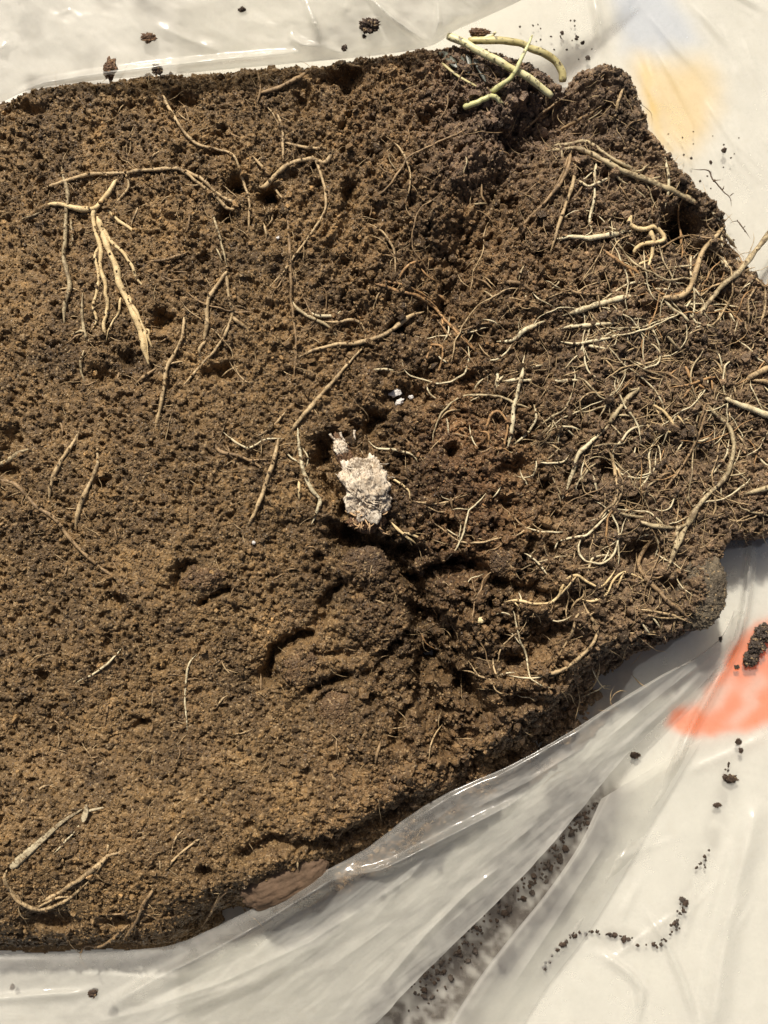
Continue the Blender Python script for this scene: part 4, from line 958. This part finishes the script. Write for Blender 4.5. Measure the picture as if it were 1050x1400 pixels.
bh += 5.0 * crinkle(bu, bv, 62, 130, 34, 4) * smooth(760, 860, bu) * smooth(520, 250, bv) + 2.6 * crinkle(bu, bv, -50, 220, 90, 7) * smooth(600, 900, bv)
bh += 0.5 * wrinkle(bu, bv, 60, 80, 14, 6) * smooth(820, 900, bu) * smooth(420, 250, bv)
bh += ridge_h(bu, bv, [([(1027, 735), (1024, 790), (1018, 835), (1008, 872), (992, 905), (975, 940), (950, 985), (925, 1040), (905, 1080)], 15, 6),
    ([(808, -40), (818, 30), (825, 80)], 10, 6), ([(1035, 1080), (1008, 1200), (985, 1320), (970, 1440)], 9, 16), ([(800, 1298), (845, 1320), (874, 1350), (868, 1410)], 8, 6), ([(905, 1265), (925, 1320), (955, 1410)], 7, 6)])
rs_ = random.Random(5)
for _ in range(26):
    x0, y0 = rs_.uniform(850, 1040), rs_.uniform(0, 260); l_ = rs_.uniform(40, 120); a_ = math.radians(rs_.gauss(58, 9))
    bh += crease_h(bu, bv, [([(x0, y0), (x0 + l_ * .5 * math.cos(a_) + rs_.uniform(-4, 4), y0 + l_ * .5 * math.sin(a_)), (x0 + l_ * math.cos(a_), y0 + l_ * math.sin(a_))], rs_.uniform(2.5, 6), rs_.uniform(5, 9))])
for _ in range(14):
    x0, y0 = rs_.uniform(780, 1040), rs_.uniform(1060, 1380); l_ = rs_.uniform(50, 150); a_ = math.radians(rs_.gauss(125, 14))
    bh += crease_h(bu, bv, [([(x0, y0), (x0 + l_ * .5 * math.cos(a_) + rs_.uniform(-6, 6), y0 + l_ * .5 * math.sin(a_)), (x0 + l_ * math.cos(a_), y0 + l_ * math.sin(a_))], rs_.uniform(2, 5), rs_.uniform(5, 10))])
bh = np.maximum(bh, GROUND + 5)
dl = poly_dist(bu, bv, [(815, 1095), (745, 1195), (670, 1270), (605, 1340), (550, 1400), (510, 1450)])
dirt = smooth(75, 25, dl + 26 * fbm(bu / 40, bv / 40, 3, 3)) * (0.35 + 0.55 * vnoise(bu / 14, bv / 14, 5) + 0.5 * vnoise(bu / 6, bv / 6, 8))  # soil smear, with the shade of the gap beside the flap painted in
dt2 = poly_dist(bu, bv, [(742, 1325), (752, 1310), (790, 1276), (850, 1279), (897, 1293), (922, 1268), (938, 1232), (965, 1175), (985, 1100), (1000, 1060)])
dirt = dirt + 0.30 * smooth(22, 2, dt2) * smooth(0.35, 0.75, vnoise(bu / 9, bv / 9, 4))
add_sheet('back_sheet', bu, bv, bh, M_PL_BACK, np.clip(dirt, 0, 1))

# lower flap draped up against the soil
LOW = [(-60, 1304, -80, -60, 1520, -118), (60, 1304, -76, 150, 1520, -116), (130, 1302, -64, 300, 1500, -106), (190, 1298, -50, 380, 1480, -96), (250, 1287, -38, 440, 1450, -88), (350, 1240, -30, 508, 1405, -80),
       (430, 1198, -27, 560, 1350, -74), (500, 1160, -26, 620, 1292, -70), (560, 1115, -27, 688, 1225, -70), (620, 1080, -29, 748, 1162, -72), (700, 1045, -36, 800, 1100, -80), (780, 1000, -46, 850, 1040, -94),
       (850, 955, -58, 905, 985, -106), (910, 920, -74, 955, 940, -114), (960, 893, -94, 990, 902, -120), (990, 865, -110, 1014, 866, -124), (1003, 835, -118, 1020, 836, -126)]
EA, EB, t = loft_uv(LOW, 420, 150)
T = t[:, None]
lu = EA[None, :, 0] * (1 - T) + EB[None, :, 0] * T; lv = EA[None, :, 1] * (1 - T) + EB[None, :, 1] * T
lh = EB[None, :, 2] + (EA[None, :, 2] - EB[None, :, 2]) * (1 - T) ** 1.15
lu = lu + 1.2 * fbm(lu / 20, lv / 20, 2, 2) ; 
LOW_CREASES = [([(150, 1375), (210, 1340), (290, 1300), (370, 1255), (450, 1205), (480, 1196)], 16, 16), ([(480, 1196), (520, 1190), (580, 1160), (640, 1130), (690, 1105), (720, 1085)], 11, 9),
    ([(473, 1195), (482, 1212)], 10, 7), ([(200, 1378), (300, 1345), (420, 1290), (500, 1240)], 6, 14), ([(120, 1400), (250, 1370), (330, 1345)], 6, 18), ([(690, 1180), (640, 1220), (580, 1280), (520, 1350)], 7, 10),
    ([(740, 1120), (680, 1170)], 5, 10), ([(560, 1200), (500, 1270)], 4, 18), ([(800, 1020), (720, 1070), (640, 1110)], 6, 14), ([(960, 905), (890, 960), (830, 1010)], 6, 10), ([(440, 1330), (540, 1260)], 4, 16), ([(600, 1150), (560, 1200), (500, 1240)], 5, 12)]
lh = lh + crease_h(lu, lv, LOW_CREASES) + (1.6 * wrinkle(lu, lv, -38, 110, 22, 5) + 5 * fbm(lu / 70, lv / 70, 8, 3)) * smooth(0, 0.12, T)
lh = lh + ridge_h(lu, lv, [([(140, 1385), (210, 1343), (290, 1302), (370, 1258), (440, 1215), (476, 1196)], 17, 9), ([(470, 1198), (530, 1186), (590, 1157), (650, 1126), (720, 1088)], 14, 7),
    ([(-80, 1372), (0, 1366), (60, 1361), (110, 1357), (140, 1345)], 9, 6), ([(240, 1390), (350, 1340), (470, 1270)], 7, 9), ([(560, 1380), (640, 1290), (720, 1200), (790, 1110)], 6, 6), ([(830, 1040), (900, 980), (970, 915)], 6, 6)])
lh = lh + 3.4 * crinkle(lu, lv, -33, 120, 34, 5) * smooth(0, 0.1, T)
edge = np.exp(-(T / 0.035) ** 2)
lh = lh - 6 * edge
lh = np.maximum(lh, GROUND + 14)
dirtL = 0.25 * smooth(0.35, 0.0, T) * (fbm(lu / 30, lv / 30, 4, 4) * 0.5 + 0.5) + 0.12 * np.clip(fbm(lu / 60, lv / 60, 9, 4) * 2, 0, 1)
clr = np.clip(smooth(0.42, 0.05, T + 0.25 * fbm(lu / 50, lv / 50, 5, 4)) * (0.75 + 0.5 * fbm(lu / 14, lv / 14, 8, 3)) * smooth(900, 760, lu), 0, 1)
add_sheet('lower_flap', lu, lv, lh, M_PL_LOW, np.clip(dirtL, 0, 1), clr)

# inner fold beside it
FOLD = [(822, 1092, -110, 960, 1010, -124), (792, 1155, -98, 900, 1110, -124), (746, 1222, -90, 850, 1200, -126), (699, 1280, -86, 800, 1280, -126), (652, 1342, -84, 740, 1360, -126), (602, 1422, -84, 690, 1450, -126), (574, 1482, -84, 660, 1520, -126)]
EA, EB, t = loft_uv(FOLD, 200, 70); T = t[:, None]
fu = EA[None, :, 0] * (1 - T) + EB[None, :, 0] * T; fv = EA[None, :, 1] * (1 - T) + EB[None, :, 1] * T
fh = EB[None, :, 2] + (EA[None, :, 2] - EB[None, :, 2]) * (1 - T) ** 1.4 + 0.5 * wrinkle(fu, fv, -52, 160, 30, 7) * smooth(0, .1, T)
fh = fh + crease_h(fu, fv, [([(760, 1175), (700, 1250), (650, 1310)], 7, 7), ([(640, 1320), (605, 1370), (585, 1420)], 14, 12), ([(800, 1120), (740, 1200), (690, 1270)], 5, 7), ([(830, 1150), (760, 1260), (700, 1350)], 6, 14)]) - 6 * np.exp(-(T / .05) ** 2)
fd = 0.6 * smooth(0.6, 0.1, T) * (0.5 + 0.5 * fbm(fu / 24, fv / 24, 6, 3))
add_sheet('inner_fold', fu, fv, np.maximum(fh, GROUND + 14), M_PL_FOLD, np.clip(fd, 0, 1))

# top flap
TOP = [(-70, 160, -20, -70, -140, 40), (0, 140, -6, 0, -140, 40), (45, 122, 4, 60, -140, 40), (130, 110, 8, 150, -140, 40), (230, 102, 10, 240, -140, 40), (330, 93, 12, 340, -140, 40), (430, 84, 12, 440, -140, 40),
       (520, 75, 12, 540, -140, 40), (588, 63, 10, 640, -140, 36), (622, 42, 4, 700, -140, 30), (662, 24, -6, 760, -140, 20), (720, -4, -30, 820, -150, 0), (770, -40, -60, 880, -160, -20)]
EA, EB, t = loft_uv(TOP, 380, 130); T = t[:, None]
tu = EA[None, :, 0] * (1 - T) + EB[None, :, 0] * T; tv = EA[None, :, 1] * (1 - T) + EB[None, :, 1] * T
th_ = EA[None, :, 2] * (1 - T) + EB[None, :, 2] * T + 12 * np.sin(T * 3.1)
TOP_CREASES = [([(20, 128), (60, 113), (130, 101), (200, 92), (305, 80), (360, 77)], 12, 8), ([(420, 5), (432, 35), (440, 62)], 12, 7), ([(440, 63), (415, 62), (402, 52), (398, 40)], 12, 7),
    ([(500, -10), (530, 20), (570, 50), (588, 62)], 13, 8), ([(598, 0), (600, 30), (592, 58)], 8, 6), ([(468, 0), (478, 20)], 9, 10), ([(-10, 75), (6, 62), (16, 56)], 16, 13), ([(505, 25), (535, 22)], 6, 6),
    ([(80, 20), (95, 14), (107, 24)], 5, 5), ([(200, 30), (260, 55), (310, 74)], 5, 14), ([(440, 62), (470, 74), (490, 74)], 7, 8)]
th_ = th_ + crease_h(tu, tv, TOP_CREASES) + (5 * fbm(tu / 80, tv / 80, 3, 4) + 1.2 * wrinkle(tu, tv, 40, 80, 30, 9)) * smooth(0, .12, T) - 6 * np.exp(-(T / .03) ** 2)
th_ = th_ + ridge_h(tu, tv, [([(10, 134), (60, 116), (130, 104), (200, 95), (305, 83), (420, 70)], 13, 5), ([(412, -20), (428, 28), (441, 64)], 10, 5), ([(500, -10), (530, 20), (570, 48), (592, 62)], 9, 5), ([(395, 38), (402, 55), (420, 64), (442, 64)], 9, 6)])
th_ = th_ + 6.0 * crinkle(tu, tv, 10, 130, 60, 8) * smooth(0, .15, T)
td = 0.35 * np.clip(fbm(tu / 40, tv / 40, 11, 4) * 1.6, 0, 1) * smooth(.8, .2, T) + 0.30 * smooth(0.0, 0.45, fbm(tu / 130 + 4, tv / 90, 8, 4)) * smooth(380, 150, tu) * smooth(.05, .2, T)
add_sheet('top_flap', tu, tv, th_, M_PL_TOP, np.clip(td, 0, 1), 0.7 * np.clip(smooth(0.16, 0.03, T + 0.06 * fbm(tu / 50, tv / 50, 5, 3)), 0, 1) + 0 * tu)

# ------------------------------------------------------------------ coloured prints under the bag
M_PRINT = simple_material('printed_sheet', (0.92, 0.92, 0.92), (1.0, 1.0, 1.0), 60, 0.6, 0.3, 0.1, attr='ink')
def printed(name, u0, u1, v0, v1, shapes, label, paper=(0.745, 0.73, 0.668)):
    a, b = np.meshgrid(np.linspace(u0, u1, 260), np.linspace(v0, v1, 540))
    c = np.zeros(a.shape + (3,)) + np.array(paper)
    for poly, col, w in shapes:
        d = poly_dist(a, b, poly + poly[:1]); s = np.where(inside(a, b, poly), d, -d) + 8 * fbm(a / 25, b / 25, 3, 3)
        c += smooth(-w, w, s)[..., None] * (np.array(col) - c)
    h = GROUND + 1.4 + 0 * a
    o = mesh_obj(name, W3(a, b, h).reshape(-1, 3), grid_faces(260, 540), M_PRINT, attrs={'ink': c.reshape(-1, 3)})
    return tag(o, label, 'printed sheet')
ORANGE = (1.0, 0.22, 0.045); PALE = (0.86, 0.50, 0.38)
printed('printed_sheet', 560, 1500, -300, 1700, [
    ([(1000, 885), (1030, 850), (1240, 800), (1240, 940), (1060, 985), (1000, 1000), (950, 1006), (910, 990), (922, 972), (960, 955), (985, 920)], ORANGE, 9),
    ([(948, 962), (975, 940), (1000, 925), (1010, 940), (985, 965), (960, 978)], PALE, 10), ([(1010, 950), (1040, 925), (1046, 935), (1022, 965)], PALE, 12), ([(990, 990), (1030, 955), (1036, 962), (1004, 994)], PALE, 8),
    ([(868, 60), (900, 90), (960, 80), (985, 120), (970, 180), (940, 215), (900, 190), (870, 110)], (0.84, 0.66, 0.36), 26), ([(880, 90), (893, 130), (905, 185), (915, 205), (900, 200), (884, 140)], (0.88, 0.62, 0.18), 10),
    ([(835, -30), (900, -30), (935, 20), (960, 60), (900, 70), (850, 70)], (0.60, 0.65, 0.74), 18)], 'white sheet with bright orange and pale yellow print showing through the bag')

# ------------------------------------------------------------------ loose soil on the plastic
def surf_h(u, v, name):
    U, V, Hh = {'top': (tu, tv, th_), 'back': (bu, bv, bh), 'low': (lu, lv, lh)}[name]
    k = np.argmin((U - u) ** 2 + (V - v) ** 2)
    return float(Hh.ravel()[k])
def crumb_cluster(u, v, rx, ry, surf, seed, mat, label, n=14, jag=.35, hz=4.0, group=None):
    """one loose clod: a jagged lump of grains grown together"""
    rs = np.random.default_rng(seed)
    h = surf_h(u, v, surf)
    vv, ff = lump_mesh(rx * .85, ry * .85, min(rx, ry) * .65, seed % 12, 4, 0.75, 0.34)
    n = n * 3
    vs, fs, off = [vv], [ff], len(vv)
    a = rs.uniform(0, 6.28, n); q = rs.uniform(.4, .98, n)
    cen = np.stack([rx * q * np.cos(a), ry * q * np.sin(a), rs.uniform(-.2, .3, n) * min(rx, ry)], -1) * S
    cv_, cf_ = crumb_geo(cen, rs.uniform(.07, .2, n) * min(rx, ry) * S, .45)
    o = mesh_obj('soil_crumb', np.concatenate([vv, cv_]), np.concatenate([ff, cf_ + off]), mat, smooth_=True)
    o.location = W3(np.float64(u), np.float64(v), np.float64(h + min(rx, ry) * .45))
    return tag(o, label, 'soil crumb', group or 'loose soil crumbs on the plastic')
crumb_cluster(204, 52, 11, 7, 'top', 3, M_REDSOIL, 'reddish brown flake of soil lying alone on the top flap')
crumb_cluster(505, 35, 13, 9, 'top', 4, M_LOOSE, 'dark soil crumb on the top flap near its creases')
crumb_cluster(498, 50, 3, 2.4, 'top', 14, M_LOOSE, 'tiny crumb just under the dark crumb on the top flap', 6)
crumb_cluster(150, 94, 8, 13, 'top', 5, M_REDSOIL, 'upright reddish soil lump on the bright rim of the top flap')
crumb_cluster(215, 96, 7, 8, 'top', 6, M_LOOSE, 'brown soil lump at the lower edge of the top flap')
crumb_cluster(331, 13, 5, 4, 'top', 7, M_LOOSE, 'small brown fleck near the upper border of the top flap', 8)
crumb_cluster(471, 66, 4, 4, 'top', 8, M_LOOSE, 'small crumb on the top flap beside the bent crease', 8)
crumb_cluster(1034, 884, 14, 13, 'back', 9, M_LOOSE_DARK, 'dark soil lump resting on the orange print', 26, hz=8)
b2 = crumb_cluster(1046, 866, 15, 14, 'back', 10, M_LOOSE_DARK, 'big dark soil lump at the right border above the orange print', 26)
crumb_cluster(1026, 902, 12, 11, 'back', 11, M_LOOSE_DARK, 'lowest dark soil lump on the orange print', 22)
crumb_cluster(1007, 912, 3.5, 3, 'back', 12, M_LOOSE_DARK, 'little crumb left of the lowest lump on the orange print', 6)
crumb_cluster(868, 1033, 7, 5, 'back', 13, M_LOOSE, 'brown crumb with a thread on the plain lower right plastic', 10)
crumb_cluster(1010, 1014, 5, 5, 'back', 15, M_LOOSE, 'upper crumb of the pair below the orange print', 8)
crumb_cluster(1013, 1026, 3, 4, 'back', 16, M_LOOSE, 'lower crumb of the pair below the orange print', 8)
crumb_cluster(1000, 1066, 8, 6, 'back', 17, M_LOOSE, 'largest crumb in the right column of crumbs', 12)
crumb_cluster(991, 1062, 4, 5, 'back', 18, M_LOOSE, 'crumb touching the largest crumb of the right column', 8)
crumb_cluster(981, 1101, 6, 4, 'back', 19, M_LOOSE, 'crumb below the largest crumb of the right column', 8)
crumb_cluster(985, 874, 2.6, 4, 'low', 20, M_LOOSE_DARK, 'tiny dark crumb where the lower flap meets the soil', 6)
crumb_cluster(127, 1358, 7, 6, 'low', 22, M_LOOSE, 'brown crumb on the lower flap at the bottom left', 10)
crumb_cluster(17, 1350, 4, 4, 'back', 21, M_REDSOIL, 'faint reddish crumb on the shaded plastic at the bottom left corner', 8)
crumb_cluster(655, 45, 13, 6, 'top', 25, M_REDSOIL, 'red brown soil crumb behind the pale stems at the top', 14)
# trails of small crumbs: one shape copied
proto = {}
def speck(u, v, r, surf, label, group, mat):
    key = (random.randrange(5), mat.name)
    if key not in proto:
        vv, ff = lump_mesh(1, 1, .75, key[0] + 2, 2, 0.6, 0.3)
        me_o = mesh_obj('soil_speck', vv, ff, mat); proto[key] = me_o.data; o = me_o
    else:
        o = bpy.data.objects.new('soil_speck', proto[key]); COL.objects.link(o)
    h = surf_h(u, v, surf)
    o.location = W3(np.float64(u), np.float64(v), np.float64(h + r * .5))
    o.scale = (r * random.uniform(.7, 1.3), r * random.uniform(.7, 1.3), r)
    o.rotation_euler = (random.uniform(-.4, .4), random.uniform(-.4, .4), random.uniform(0, 6.28))
    tag(o, label, 'soil speck', group)
TRAIL = [([(742, 1325), (752, 1310), (772, 1288), (790, 1276), (802, 1274)], 24, 4, 1.6, 'back', 'speck in the left arm of the crumb trail at the lower right'),
         ([(805, 1274), (830, 1277), (850, 1279), (880, 1290), (897, 1293)], 22, 3, 1.5, 'back', 'speck in the level middle of the crumb trail at the lower right'),
         ([(897, 1293), (910, 1282), (922, 1268), (930, 1250), (938, 1232)], 34, 5, 1.6, 'back', 'speck in the rising right arm of the crumb trail'),
         ([(955, 1195), (962, 1180), (970, 1165)], 10, 5, 1.6, 'back', 'speck in the small group above the crumb trail'),
         ([(985, 1052), (995, 1045), (993, 1070)], 7, 6, 1.6, 'back', 'speck around the right column of crumbs'),
         ([(684, 1318), (688, 1328)], 4, 2, 1.8, 'back', 'speck of the lone pair left of the crumb trail'),
         ([(690, 1240), (650, 1275), (605, 1325), (560, 1375)], 110, 16, 1.7, 'back', 'speck in the shaded gap beside the lower flap'),
         ([(812, 1098), (775, 1145), (740, 1190), (705, 1225)], 110, 14, 1.7, 'back', 'speck in the upper shaded gap between lower flap and fold'),
         ([(925, 150), (940, 200), (960, 240), (1000, 200)], 18, 26, 1.3, 'back', 'speck on the bright plastic beside the upper right ridge'),
         ([(700, 20), (780, 70), (800, 60), (770, 30)], 24, 14, 1.2, 'back', 'speck on the plastic behind the green stems')]
for pts, n, spread, r, surf, lab in TRAIL:
    c = spline(pts, 1.5)
    for _ in range(n):
        u, v = c[random.randrange(len(c))]
        speck(u + random.gauss(0, spread * .6), v + random.gauss(0, spread * .6), r * min(0.45 + 0.35 * random.paretovariate(1.5), 2.8), surf, lab, lab.replace('speck', 'specks', 1), random.choice((M_LOOSE, M_LOOSE_DARK)))
bpy.context.view_layer.update()
